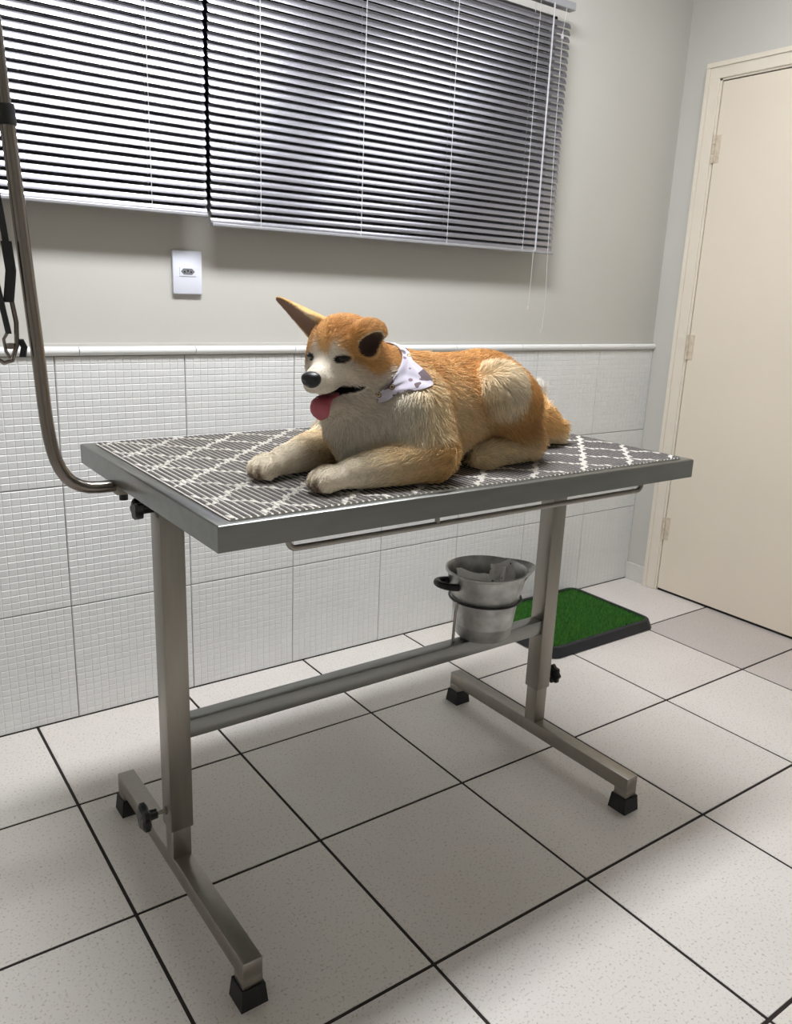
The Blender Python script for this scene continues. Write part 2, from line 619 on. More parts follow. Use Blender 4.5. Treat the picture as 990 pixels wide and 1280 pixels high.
# wall socket
so = empty('wall_socket', (0.460, WY + 0.006, 1.265))
tag(so, 'white wall socket plate with one three-hole outlet below the blinds', 'socket')
mb = MB().box(0, 0.088, -0.011, 0, 0, 0.122, 0.003)
mb.build('plate', M['socket'], so, SM)
ins = MB().box(0.019, 0.069, -0.0125, -0.010, 0.050, 0.077, 0.001).build('outlet', M['socket'], so)
hexp = [(0.023, 0.0635), (0.031, 0.072), (0.057, 0.072), (0.065, 0.0635), (0.057, 0.055), (0.031, 0.055)]
mb = MB()
vv = [(x, -0.0131, z) for x, z in hexp] + [(x, -0.012, z) for x, z in hexp]
mb.add(vv, [tuple(range(6)), tuple(range(6, 12))] + [(i, (i + 1) % 6, 6 + (i + 1) % 6, 6 + i) for i in range(6)])
mb.build('socket_recess', M['socket_dark'], ins)
for hx, hz in ((0.034, 0.0625), (0.044, 0.0655), (0.054, 0.0625)):
    MB().lathe([(0, -0.0136), (0.0026, -0.0136), (0.0026, -0.0125), (0, -0.0125)], 10, (hx, 0, 0), 'z')
    MB().lathe([(0.0026, -0.0137), (0.0026, -0.0125)], 10, (hx, 0, hz), 'y').build('pin_hole', M['black'], ins)

# ------------------------------------------------------------------ grooming table
TZ = 0.942
TH = 0.043
TL, TW = 1.20, 0.742
YAW = 0.0055
tb = empty('grooming_table', (0.648, -0.427, 0), YAW)
tag(tb, 'stainless steel grooming table on two T-shaped legs, dog lying on it', 'table')
hx, hy = TL / 2, TW / 2
# rim (four mitred sides as one folded frame) and inset top
mb = MB()
o_ = [(-hx, -hy), (hx, -hy), (hx, hy), (-hx, hy)]
i_ = [(-hx + .026, -hy + .026), (hx - .026, -hy + .026), (hx - .026, hy - .026), (-hx + .026, hy - .026)]
c_ = 0.003
oc = [(x * (1 - c_ / hx), y * (1 - c_ / hy)) for x, y in o_]
lay = [[(x, y, TZ - TH) for x, y in i_], [(x, y, TZ - TH) for x, y in o_], [(x, y, TZ - c_) for x, y in o_], [(x, y, TZ) for x, y in oc],
       [(x, y, TZ) for x, y in i_], [(x, y, TZ - 0.004) for x, y in i_]]
vv = [q for l in lay for q in l]
ff = []
for a in range(5):
    for k in range(4):
        ff.append((a * 4 + k, a * 4 + (k + 1) % 4, (a + 1) * 4 + (k + 1) % 4, (a + 1) * 4 + k))
for k in range(4):
    ff.append((20 + k, 20 + (k + 1) % 4, (k + 1) % 4, k))
mb.add(vv, ff)
mb.build('table_rim', M['steel_h'], tb, math.radians(50))
MB().box(-hx + 0.024, hx - 0.024, -hy + 0.024, hy - 0.024, TZ - 0.012, TZ - 0.002).build('table_top', M['steel_h'], tb)

PX = 0.5425
star = lambda a: 1.0 + 0.16 * math.cos(5 * a)
star8 = lambda a: 1.0 + 0.09 * math.cos(8 * a)
for s in (-1, 1):
    px = s * PX
    zb = 0.170 if s < 0 else 0.205
    leg = MB().box(px - 0.025, px + 0.025, -0.025, 0.025, zb, TZ - 0.012, 0.003).build('leg', M['steel'], tb, SM)
    MB().box(px - 0.0205, px + 0.0205, -0.0205, 0.0205, 0.098, zb + 0.01, 0.002).build('inner_post', M['steel'], leg, SM)
    # foot: bar with turned-down ends
    fb = MB().box(px - 0.0205, px + 0.0205, -0.360, 0.362, 0.060, 0.100, 0.003)
    fb.box(px - 0.0205, px + 0.0205, -0.360, -0.320, 0.036, 0.064, 0.002)
    fb.box(px - 0.0205, px + 0.0205, 0.322, 0.362, 0.036, 0.064, 0.002)
    foot = fb.build('foot_bar', M['steel'], tb, SM)
    for yc in (-0.340, 0.342):
        a, b2 = 0.0235, 0.0275
        MB().add([(px - b2, yc - b2, 0), (px + b2, yc - b2, 0), (px + b2, yc + b2, 0), (px - b2, yc + b2, 0),
                  (px - a, yc - a, 0.042), (px + a, yc - a, 0.042), (px + a, yc + a, 0.042), (px - a, yc + a, 0.042)],
                 [(3, 2, 1, 0), (4, 5, 6, 7), (0, 1, 5, 4), (1, 2, 6, 5), (2, 3, 7, 6), (3, 0, 4, 7)]).build('rubber_foot', M['rubber'], foot)
    # height knob
    kz = 0.213 if s < 0 else 0.228
    kn = MB().lathe([(0.0, 0), (0.022, 0.0), (0.0275, 0.004), (0.0275, 0.013), (0.021, 0.018), (0.010, 0.020), (0.009, 0.036), (0.0, 0.036)], 40,
                    (0, 0, 0), 'x', shape=star if s < 0 else star8)
    kn.v = [(px + s * (0.082 - x) if s < 0 else px + 0.070 - x, y, kz + z) for x, y, z in kn.v]
    kob = kn.build('height_knob', M['plastic'], leg, SM)
    xa, xb = (px - 0.048, px - 0.024) if s < 0 else (px + 0.024, px + 0.038)
    MB().tube([(xa, 0, kz), (xb, 0, kz)], 0.0045, 12).tube([(px + s * 0.030, 0, kz), (px + s * 0.024, 0, kz)], 0.009, 12).build('knob_bolt', M['steel'], kob, SM)
mb = MB().lathe([(0.0, -0.032), (0.015, -0.032), (0.019, -0.028), (0.019, -0.018), (0.010, -0.014), (0.009, 0.028), (0, 0.028)], 40, (-PX - 0.03, 0.012, TZ - 0.066), 'x', shape=star)
mb.build('clamp_knob', M['plastic'], tb, SM)
MB().box(-PX + 0.025, PX - 0.025, -0.020, 0.020, 0.378, 0.420, 0.003).build('cross_bar', M['steel_h'], tb, SM)
# towel rod below the front rim
ry = -0.318
ZR = TZ - 0.074


def P_(x, z):
    return (x, ry, z)


pts = [P_(-0.450, TZ - 0.04), P_(-0.450, ZR + 0.014)] + [P_(-0.450 + 0.014 * (1 - math.cos(a)), ZR + 0.014 * (1 - math.sin(a))) for a in (0.4, 0.8, 1.2)]
pts += [P_(-0.436, ZR), P_(0.470, ZR)] + [P_(0.470 + 0.014 * math.sin(a), ZR + 0.014 * (1 - math.cos(a))) for a in (0.4, 0.8, 1.2)] + [P_(0.484, ZR + 0.014), P_(0.484, TZ - 0.04)]
rod = MB().tube(pts, 0.0055, 10).build('towel_rod', M['steel'], tb, SM)
MB().tube([P_(-0.128, ZR), P_(-0.128, TZ - 0.04)], 0.005, 10).build('hanger', M['steel'], rod, SM)
# bucket ring on the cross bar
BX, BYY = 0.310, 0.0
RINGZ = 0.530
RR = 0.0945
ring = MB().tube([(BX + RR * math.cos(2 * PI * k / 40), BYY + RR * math.sin(2 * PI * k / 40), RINGZ) for k in range(40)], 0.0034, 8, closed=True)
ringo = ring.build('bucket_ring', M['plastic'], tb, SM)
MB().tube([(BX - RR, 0, RINGZ), (BX - RR - 0.006, 0, 0.50), (BX - RR - 0.008, 0, 0.419)], 0.0038, 8).build('ring_stay', M['steel'], ringo, SM)

# ------------------------------------------------------------------ mat of printed ribs
rm = empty('table_mat', (0.648, -0.427, TZ), YAW)
tag(rm, 'dark grey ribbed PVC mat with pale trellis pattern covering the table top', 'mat')


def mat_print():
    m = bpy.data.materials.new('trellis_print')
    m.use_nodes = True
    nt = m.node_tree
    b = nt.nodes['Principled BSDF']
    b.inputs['Roughness'].default_value = 0.7
    tc = nt.nodes.new('ShaderNodeTexCoord')
    oi = nt.nodes.new('ShaderNodeObjectInfo')
    add = nt.nodes.new('ShaderNodeVectorMath')
    add.operation = 'ADD'
    nt.links.new(tc.outputs['Object'], add.inputs[0])
    nt.links.new(oi.outputs['Location'], add.inputs[1])
    # woven-looking stepped edge
    nz = nt.nodes.new('ShaderNodeTexNoise')
    nz.inputs['Scale'].default_value = 95
    nz.inputs['Detail'].default_value = 1
    nt.links.new(add.outputs[0], nz.inputs[0])
    sx = nt.nodes.new('ShaderNodeSeparateXYZ')
    nt.links.new(add.outputs[0], sx.inputs[0])

    def math_(op, a, b_=None, c=None):
        n = nt.nodes.new('ShaderNodeMath')
        n.operation = op
        for i, q in enumerate((a, b_, c)):
            if q is None:
                continue
            if isinstance(q, (int, float)):
                n.inputs[i].default_value = q
            else:
                nt.links.new(q, n.inputs[i])
        return n.outputs[0]

    y = math_('MULTIPLY', sx.outputs[1], 1.05)
    jit = math_('MULTIPLY', math_('SUBTRACT', nz.outputs[0], 0.5), 0.22)
    out = None
    for sg in (-1, 1):
        s = math_('ADD', sx.outputs[0], math_('MULTIPLY', y, sg))
        # wavy line: quatrefoil trellis
        o2 = math_('SUBTRACT', sx.outputs[0], math_('MULTIPLY', y, sg))
        wv = math_('MULTIPLY', math_('SINE', math_('MULTIPLY', o2, 4 * PI / 0.15)), 0.006)
        f = math_('FRACT', math_('ADD', math_('DIVIDE', math_('ADD', s, wv), 0.15), 10.13 if sg < 0 else 10.4))
        d = math_('ABSOLUTE', math_('SUBTRACT', f, 0.5))
        d = math_('ADD', d, math_('MULTIPLY', jit, 0.5))
        l = math_('LESS_THAN', d, 0.050)
        out = l if out is None else math_('MAXIMUM', out, l)
    nf = nt.nodes.new('ShaderNodeTexNoise')
    nf.inputs['Scale'].default_value = 420
    nt.links.new(add.outputs[0], nf.inputs[0])
    dk = nt.nodes.new('ShaderNodeValToRGB')
    dk.color_ramp.elements[0].color = lin(52, 47, 46)
    dk.color_ramp.elements[1].color = lin(98, 92, 90)
    dk.color_ramp.elements[0].position = 0.3
    dk.color_ramp.elements[1].position = 0.7
    nt.links.new(nf.outputs[0], dk.inputs[0])
    mx = nt.nodes.new('ShaderNodeMix')
    mx.data_type = 'RGBA'
    nt.links.new(out, mx.inputs['Factor'])
    nt.links.new(dk.outputs[0], mx.inputs['A'])
    mx.inputs['B'].default_value = lin(196, 191, 183)
    nt.links.new(mx.outputs['Result'], b.inputs['Base Color'])
    return m


M['print'] = mat_print()
ML, MW = 1.145, 0.700
NR = 92
rp = ML / NR
mb = MB()
w2, hh = rp * 0.31, 0.0048
mb.add([(-w2, -MW / 2, .002), (w2, -MW / 2, .002), (w2, -MW / 2, hh - .0012), (w2 * .7, -MW / 2, hh), (-w2 * .7, -MW / 2, hh), (-w2, -MW / 2, hh - .0012),
        (-w2, MW / 2, .002), (w2, MW / 2, .002), (w2, MW / 2, hh - .0012), (w2 * .7, MW / 2, hh), (-w2 * .7, MW / 2, hh), (-w2, MW / 2, hh - .0012)],
       [(0, 1, 2, 3, 4, 5), (11, 10, 9, 8, 7, 6), (0, 6, 7, 1), (1, 7, 8, 2), (5, 11, 6, 0)], 0)
mb.add([(w2, -MW / 2, hh - .0012), (w2 * .7, -MW / 2, hh), (-w2 * .7, -MW / 2, hh), (-w2, -MW / 2, hh - .0012),
        (w2, MW / 2, hh - .0012), (w2 * .7, MW / 2, hh), (-w2 * .7, MW / 2, hh), (-w2, MW / 2, hh - .0012)],
       [(0, 4, 5, 1), (1, 5, 6, 2), (2, 6, 7, 3)], 1)
rib_me = mb.mesh('rib', [M['white_pvc'], M['print']])
for k in range(NR):
    inst(rib_me, 'rib', rm, (-ML / 2 + (k + 0.5) * rp, -0.004, 0))
MB().box(-ML / 2, ML / 2, -MW / 2 - 0.004, MW / 2 - 0.004, 0.0, 0.0021).build('backing_sheet', M['white_pvc'], rm)
MTOP = TZ + hh

# ------------------------------------------------------------------ grooming arm and noose
ga = empty('leash_post', (0.648, -0.427, 0), YAW)
tag(ga, 'curved steel tube post with black collar clamped to the table end', 'post')
ay = 0.150
pts = [(-0.56, ay, 0.893), (-0.60, ay, 0.893)] + bez((-0.625, ay, 0.893), (-0.70, ay, 0.893), (-0.712, ay, 0.955), (-0.718, ay, 1.06), 10)
pts += [(-0.722, ay, 1.15), (-0.734, ay, 1.36), (-0.745, ay, 1.572)]
tube_o = MB().tube(pts, 0.0125, 20).build('lower_tube', M['chrome'], ga, SM)
tube_i = MB().tube([(-0.744, ay, 1.55), (-0.752, ay, 1.75), (-0.762, ay, 2.0)] + bez((-0.765, ay, 2.11), (-0.764, ay, 2.185), (-0.768, ay, 2.208), (-0.80, ay, 2.208), 8)
                   + [(-1.02, ay, 2.208)], 0.0098, 18).build('upper_tube', M['chrome'], ga, SM)
MB().tube([(-0.7435, ay, 1.545), (-0.7453, ay, 1.578)], 0.0152, 20).build('collar', M['plastic'], ga, SM)
MB().box(-0.596, -0.555, ay - 0.015, ay + 0.015, TZ - 0.043 - 0.024, TZ - 0.043, 0.003).build('clamp_block', M['steel'], ga, SM)
MB().tube([(-0.578, ay, TZ - 0.080), (-0.578, ay, TZ - 0.066)], 0.009, 12).build('clamp_screw', M['plastic'], ga, SM)

gn = empty('grooming_noose', (-0.135, -0.285, 1.155))
tag(gn, 'black strap noose with steel snap hook hanging beside the curved steel post', 'leash')
mb = MB()


def strap(mb, pts, w, t_):
    pts = [Vector(q) for q in pts]
    n = len(pts)
    vv, ff = [], []
    wd = Vector((0.80, -0.60, 0))
    for i, q in enumerate(pts):
        tn = (pts[min(i + 1, n - 1)] - pts[max(i - 1, 0)]).normalized()
        nn = tn.cross(wd).normalized()
        for a, b2 in ((-1, -1), (1, -1), (1, 1), (-1, 1)):
            vv.append(q + wd * (a * w / 2) + nn * (b2 * t_ / 2))
    for i in range(n - 1):
        for k in range(4):
            ff.append((i * 4 + k, i * 4 + (k + 1) % 4, i * 4 + 4 + (k + 1) % 4, i * 4 + 4 + k))
    ff += [(3, 2, 1, 0), tuple(range((n - 1) * 4, n * 4))]
    mb.add(vv, ff)


strap(mb, bez((0.02, 0, 0.10), (0.03, 0, 0.20), (0.002, 0, 0.30), (-0.01, 0, 0.52), 10) + [(-0.012, 0, 1.0)], 0.011, 0.003)
strap(mb, bez((0.012, 0, 0.04), (-0.004, 0.002, 0.16), (-0.03, 0.004, 0.28), (-0.014, 0, 0.50), 10) + [(-0.013, 0.002, 1.0)], 0.010, 0.003)
mb.build('strap', M['strap'], gn)
mb = MB()
strap(mb, [(0.016, -0.001, 0.095), (0.024, -0.001, 0.15), (0.020, -0.001, 0.20)], 0.016, 0.008)
mb.build('slide_lock', M['plastic'], gn)
mb = MB().tube([(0.021, 0, 0.10), (0.026, 0, 0.06), (0.024, 0, 0.02), (0.014, 0, -0.008), (0.0, 0, -0.012), (-0.012, 0, -0.004), (-0.016, 0, 0.006)], 0.0042, 10)
mb.tube([(0.012, 0.004, 0.044), (0.004, 0.006, 0.030), (0.006, 0.006, 0.008), (0.012, 0.004, -0.004)], 0.003, 8)
mb.lathe([(0, -0.006), (0.007, -0.005), (0.007, 0.005), (0, 0.006)], 12, (0.014, 0, 0.018), 'z')
mb.build('snap_hook', M['chrome'], gn, SM)
mb = MB()
strap(mb, [(0.030, -0.001, 0.030), (0.036, -0.001, 0.016), (0.032, -0.001, -0.002)], 0.010, 0.006)
mb.build('hook_lever', M['plastic'], gn)
mb = MB().tube([(-0.012, 0.0035 + 0.0155 * math.cos(2 * PI * k / 24), 1.050 + 0.0155 * math.sin(2 * PI * k / 24)) for k in range(24)], 0.003, 8, closed=True).tube([(-0.012, 0.002, 0.995), (-0.012, 0.0035, 1.036)], 0.0045, 10)
mb.build('hanging_ring', M['chrome'], gn)

# ------------------------------------------------------------------ bucket and papers
BZ0 = 0.4205
bu = empty('bucket', (0.648 + BX, -0.427 + BX * YAW, BZ0))
tag(bu, 'worn aluminium bucket with black handle, held in a ring on the crossbar', 'bucket')
body = MB().lathe([(0, 0.001), (0.066, 0.0), (0.074, 0.008), (0.086, 0.105), (0.0905, 0.112), (0.094, 0.135), (0.099, 0.150), (0.1035, 0.178), (0.1085, 0.181), (0.1085, 0.186),
                   (0.1045, 0.187), (0.100, 0.180), (0.095, 0.150), (0.088, 0.110), (0.074, 0.012), (0, 0.010)], 48)
bo = body.build('bucket_body', M['bucket'], bu, math.radians(40))
# pouring lip on the right side seen from the table front
mb = MB()
la = math.radians(-18)
vv, ff = [], []
nn = 14
for k in range(nn + 1):
    a = la + math.radians(-38 + 76 * k / nn)
    bulge = 0.030 * math.cos(PI * (k / nn - 0.5)) ** 1.5 if 0 < k < nn else 0
    for (r, z) in ((0.099, 0.160), (0.1065 + bulge * 0.6, 0.176), (0.1085 + bulge, 0.187), (0.1065 + bulge, 0.188), (0.1040 + bulge * 0.5, 0.176), (0.098, 0.164)):
        vv.append((r * math.cos(a), r * math.sin(a), z))
for k in range(nn):
    for i in range(6):
        ff.append((k * 6 + i, k * 6 + (i + 1) % 6, (k + 1) * 6 + (i + 1) % 6, (k + 1) * 6 + i))
mb.add(vv, ff)
mb.build('pouring_lip', M['bucket'], bu, math.radians(50))
ha = math.radians(166)
hd = Vector((math.cos(ha), math.sin(ha), 0))
ht = Vector((-hd.y, hd.x, 0))
pts = []
for k in range(13):
    a = PI * k / 12
    q = hd * (0.094 + 0.046 * math.sin(a) ** 0.8) + ht * (-0.030 * math.cos(a))
    pts.append((q.x, q.y, 0.152 + 0.006 * math.sin(a)))
MB().tube(pts, 0.0095, 10).build('handle', M['plastic'], bu, SM)
# papers in the bucket
pm = [((-0.034, -0.002, 0.164), (0.15, 0.22, -0.5), (0.105, 0.075)), ((0.012, -0.026, 0.170), (1.15, 0.1, -0.75), (0.040, 0.060)), ((0.048, -0.012, 0.170), (1.0, -0.3, -0.55), (0.055, 0.055)),
      ((0.0, -0.040, 0.150), (0.25, -0.10, -0.6), (0.10, 0.06)), ((0.0, 0.01, 0.135), (0.05, 0.05, 0.2), (0.125, 0.115))]
plabs = ['crumpled white tissue lying against the handle side of the bucket', 'folded printed white paper standing upright in the bucket', 'white paper scrap leaning near the pouring lip of the bucket',
         'flat crumpled white tissue at the front of the bucket', 'wide white paper under the other papers in the bucket']


def paper_mat():
    m = mat('printed_paper', lin(205, 203, 200), 0.9)
    nt = m.node_tree
    b = nt.nodes['Principled BSDF']
    v = nt.nodes.new('ShaderNodeTexVoronoi')
    v.inputs['Scale'].default_value = 70
    tc = nt.nodes.new('ShaderNodeTexCoord')
    nt.links.new(tc.outputs['Object'], v.inputs[0])
    r = nt.nodes.new('ShaderNodeValToRGB')
    r.color_ramp.elements[0].position = 0.16
    r.color_ramp.elements[0].color = lin(60, 58, 58)
    r.color_ramp.elements[1].position = 0.24
    r.color_ramp.elements[1].color = lin(234, 232, 230)
    nt.links.new(v.outputs['Distance'], r.inputs[0])
    nt.links.new(r.outputs[0], b.inputs['Base Color'])
    return m


M['printed'] = paper_mat()
for k, ((px, py, pz), rot, (pw, ph)) in enumerate(pm):
    mb = MB()
    n = 8
    vv, ff = [], []
    for a in range(n + 1):
        for c in range(n + 1):
            x, y = (a / n - 0.5) * pw, (c / n - 0.5) * ph
            z = 0.006 * math.sin(9 * a / n + k * 2) * math.cos(7 * c / n + k) + rng.normal() * 0.0012
            if k in (1, 2) and a >= 6:
                z += (a - 6) * 0.008
            vv.append((x, y, z))
    N2 = n + 1
    off = N2 * N2
    vv += [(x, y, z - 0.0008) for x, y, z in vv]
    for a in range(n):
        for c in range(n):
            i = a * N2 + c
            ff.append((i, i + N2, i + N2 + 1, i + 1))
            ff.append((off + i, off + i + 1, off + i + N2 + 1, off + i + N2))
    brd = [c for c in range(N2)] + [a * N2 + n for a in range(1, N2)] + [n * N2 + c for c in range(n - 1, -1, -1)] + [a * N2 for a in range(n - 1, 0, -1)]
    for i in range(len(brd)):
        a, b2 = brd[i], brd[(i + 1) % len(brd)]
        ff.append((a, b2, off + b2, off + a))
    mb.add(vv, ff)
    o = mb.build('crumpled_paper', M['printed'] if k in (1, 2) else M['paper'], None, math.radians(60))
    o.location = (bu.location.x + px, bu.location.y + py, BZ0 + pz)
    o.rotation_euler = rot
    tag(o, plabs[k], 'paper', 'papers in the bucket')

# ------------------------------------------------------------------ grass pad on the floor
gp = empty('grass_pad', (1.985, 0.195, 0), 0.0)
tag(gp, 'green artificial grass pad in a black tray on the floor by the wall', 'grass pad')
gx, gy = 0.305, 0.232


def rrect(a, b2, r, n=6):
    out = []
    for cx, cy, s0 in ((a - r, b2 - r, 0), (-a + r, b2 - r, PI / 2), (-a + r, -b2 + r, PI), (a - r, -b2 + r, 1.5 * PI)):
        for k in range(n + 1):
            t = s0 + PI / 2 * k / n
            out.append((cx + r * math.cos(t), cy + r * math.sin(t)))
    return out


mb = MB()
rings = [(gx - .01, gy - .01, .045, 0.0), (gx, gy, .05, 0.004), (gx - .012, gy - .012, .045, 0.038), (gx - .016, gy - .016, .042, 0.040), (gx - .026, gy - .026, .034, 0.039),
         (gx - .03, gy - .03, .03, 0.026)]
vv, ff = [], []
for (a, b2, r, z) in rings:
    vv += [(x, y, z) for x, y in rrect(a, b2, r)]
n = 28
for i in range(len(rings) - 1):
    for k in range(n):
        ff.append((i * n + k, i * n + (k + 1) % n, (i + 1) * n + (k + 1) % n, (i + 1) * n + k))
ff.append(tuple(range(n - 1, -1, -1)))
ff.append(tuple(range((len(rings) - 1) * n, len(rings) * n)))
mb.add(vv, ff)
mb.build('tray', M['tray'], gp, SM)


def grass_mat():
    m = bpy.data.materials.new('artificial_grass')
    m.use_nodes = True
    nt = m.node_tree
    b = nt.nodes['Principled BSDF']
    b.inputs['Roughness'].default_value = 0.55
    at = nt.nodes.new('ShaderNodeAttribute')
    at.attribute_name = 'tint'
    r = nt.nodes.new('ShaderNodeValToRGB')
    r.color_ramp.elements[0].color = lin(30, 78, 26)
    r.color_ramp.elements[1].color = lin(96, 168, 66)
    nt.links.new(at.outputs['Fac'], r.inputs[0])
    nt.links.new(r.outputs[0], b.inputs['Base Color'])
    return m


NB = 26000
bx_ = rng.uniform(-gx + .032, gx - .032, NB)
by_ = rng.uniform(-gy + .032, gy - .032, NB)
ang = rng.uniform(0, 2 * PI, NB)
hgt = rng.uniform(0.012, 0.021, NB)
lean = rng.uniform(0.0, 0.010, NB)
la_ = rng.uniform(0, 2 * PI, NB)
bwid = 0.0011
v0 = np.stack([bx_ - np.cos(ang) * bwid, by_ - np.sin(ang) * bwid, np.full(NB, .026)], 1)
v1 = np.stack([bx_ + np.cos(ang) * bwid, by_ + np.sin(ang) * bwid, np.full(NB, .026)], 1)
v2 = np.stack([bx_ + np.cos(la_) * lean, by_ + np.sin(la_) * lean, .026 + hgt], 1)
gv = np.stack([v0, v1, v2], 1).reshape(-1, 3)
me = bpy.data.meshes.new('grass')
me.from_pydata(gv.tolist(), [], np.arange(NB * 3).reshape(-1, 3).tolist())
at = me.attributes.new('tint', 'FLOAT', 'POINT')
at.data.foreach_set('value', np.repeat(rng.uniform(0, 1, NB), 3).astype(np.float32))
me.materials.append(grass_mat())
go = bpy.data.objects.new('grass', me)
C.objects.link(go)
go.parent = gp
go['kind'] = 'stuff'
MB().prism(rrect(gx - .03, gy - .03, .03), 0.0255, 0.0275).build('grass_backing', mat('grass_backing', lin(16, 44, 16), 0.9), gp)

# ------------------------------------------------------------------ the dog (frame: x forward, y its left, z up)
DOG_O = Vector((0.65, -0.585, MTOP + 0.001))
dog = empty('dog', DOG_O, math.atan2(-0.208, -0.978))
tag(dog, 'orange and white puppy with a bandana lying on the grooming table', 'dog')

# head frame
H_C = np.array([0.272, -0.016, 0.243])
_yw, _pt = math.radians(15), math.radians(10)
hfw = np.array([math.cos(_yw) * math.cos(_pt), math.sin(_yw) * math.cos(_pt), -math.sin(_pt)])
hlf = np.array([-math.sin(_yw), math.cos(_yw), 0.0])
hup = np.cross(hfw, hlf)
H_R = np.stack([hfw, hlf, hup])          # rows: world(dog) -> head


def to_head(p):
    return (p - H_C) @ H_R.T.astype(p.dtype)


def from_head(q):
    return np.asarray(q, float) @ H_R + H_C


def smin(a, b, k):
    h = np.clip(0.5 + 0.5 * (b - a) / k, 0, 1)
    return b + (a - b) * h - k * h * (1 - h)


def smax(a, b, k):
    return -smin(-a, -b, k)


def rcone(p, a, b, ra, rb):
    a = np.asarray(a, p.dtype)
    b = np.asarray(b, p.dtype)
    ba = b - a
    pa = p - a
    h = np.clip((pa @ ba) / (ba @ ba), 0, 1)
    d = pa - h[:, None] * ba
    return np.sqrt((d * d).sum(1)) - (ra + (rb - ra) * h)


def ell(p, c, r, yaw=0.0, pitch=0.0):
    q = p - np.asarray(c, p.dtype)
    if yaw:
        cs, sn = math.cos(yaw), math.sin(yaw)
        q = np.stack([q[:, 0] * cs + q[:, 1] * sn, -q[:, 0] * sn + q[:, 1] * cs, q[:, 2]], 1)
    if pitch:
        cs, sn = math.cos(pitch), math.sin(pitch)
        q = np.stack([q[:, 0] * cs + q[:, 2] * sn, q[:, 1], -q[:, 0] * sn + q[:, 2] * cs], 1)
    r = np.asarray(r, p.dtype)
    k0 = np.sqrt(((q / r) ** 2).sum(1))
    k1 = np.sqrt(((q / (r * r)) ** 2).sum(1)) + 1e-9
    return k0 * (k0 - 1) / k1


def unit(v):
    v = np.asarray(v, float)
    return v / np.linalg.norm(v)


# ears in the head frame: base, tip, inward-facing normal, half width, half thickness, cup
EARS = [dict(b=(-0.004, -0.040, 0.032), t=(-0.002, -0.146, 0.086), n=(0.80, -0.25, -0.55), w=0.050, th=0.010, cup=0.50)]
for e in EARS:
    e['b'] = np.array(e['b'])
    e['t'] = np.array(e['t'])
    ax = e['t'] - e['b']
    e['len'] = np.linalg.norm(ax)
    e['ax'] = ax / e['len']
    n_ = unit(e['n'])
    e['n'] = unit(n_ - e['ax'] * (n_ @ e['ax']))
    e['wd'] = np.cross(e['ax'], e['n'])


def ear_coords(q, e):
    d = q - e['b'].astype(q.dtype)
    return d @ e['ax'].astype(q.dtype), d @ e['wd'].astype(q.dtype), d @ e['n'].astype(q.dtype)


def ear_sdf(q, e):
    a, b, c = ear_coords(q, e)
    h = a / e['len']
    hc = np.clip(h, 0, 1)
    wd = e['w'] * (1 - hc) ** 0.62 * (1 - 0.12 * hc) * np.sqrt(np.clip(1 - np.clip(-a, 0, 1) / 0.016, 0.02, 1)) + 0.003
    th = e['th'] * (1 - hc) + 0.0028
    c2 = c - e['cup'] * np.clip(b * b, 0, 0.0016) / e['w'] + 0.004 * (1 - hc)
    d2 = (np.sqrt((b / wd) ** 2 + (c2 / th) ** 2) - 1) * th
    end = np.maximum(a - e['len'], -a - 0.012)
    return np.maximum(d2, end)


def ear_hollow(q):
    return ell(q, (0.022, 0.075, 0.016), (0.034, 0.026, 0.0215), yaw=-0.15)


def head_sdf(q):
    d = ell(q, (0.0, 0, 0.0), (0.066, 0.061, 0.060))
    d = smin(d, ell(q, (0.026, 0, 0.010), (0.046, 0.048, 0.046)), 0.02)
    for s in (-1, 1):
        d = smin(d, ell(q, (0.008, s * 0.037, -0.036), (0.046, 0.033, 0.042)), 0.03)
        d = smin(d, ell(q, (0.046, s * 0.026, 0.010), (0.020, 0.016, 0.014)), 0.014)   # brow
    d = smin(d, rcone(q, (0.036, 0, -0.026), (0.098, 0, -0.032), 0.036, 0.0235), 0.022)
    for s in (-1, 1):
        d = smin(d, ell(q, (0.086, s * 0.013, -0.042), (0.030, 0.0165, 0.0170)), 0.010)
    # lower jaw and throat
    jaw = rcone(q, (0.012, 0, -0.082), (0.070, 0, -0.100), 0.030, 0.0125)
    d = smin(d, jaw, 0.012)
    d = smin(d, ell(q, (-0.012, 0, -0.070), (0.052, 0.050, 0.045)), 0.03)
    # open mouth
    qs = q * np.array([1, 0.16, 1], q.dtype)
    mouth = rcone(qs, (0.030, 0, -0.056), (0.118, 0, -0.075), 0.0065, 0.0160)
    d = smax(d, -mouth, 0.004)
    d = smin(d, ear_sdf(q, EARS[0]), 0.009)
    hood = ell(q, (0.010, 0.054, 0.030), (0.040, 0.026, 0.027), yaw=-0.15)
    hood = smax(hood, -ear_hollow(q), 0.004)
    d = smax(smin(d, hood, 0.008), -smax(ear_hollow(q), 0.001 - ell(q, (0.0, 0, 0.0), (0.058, 0.053, 0.052)), 0.004), 0.003)
    return d


def paw(p, c, yaw, sc=1.0):
    cs, sn = math.cos(yaw), math.sin(yaw)

    def L(x, y, z):
        return (c[0] + sc * (x * cs - y * sn), c[1] + sc * (x * sn + y * cs), c[2] + sc * z)
    d = ell(p, L(0, 0, 0.0), (0.036 * sc, 0.029 * sc, 0.024 * sc), yaw)
    for ty, tx in ((-0.0205, 0.014), (-0.0072, 0.024), (0.0072, 0.024), (0.0205, 0.014)):
        d = smin(d, ell(p, L(tx, ty, -0.005), (0.0165 * sc, 0.0092 * sc, 0.0175 * sc), yaw), 0.004)
    return d


PAW_N = (0.366, 0.047, 0.0245)
PAW_F = (0.386, -0.100, 0.0245)


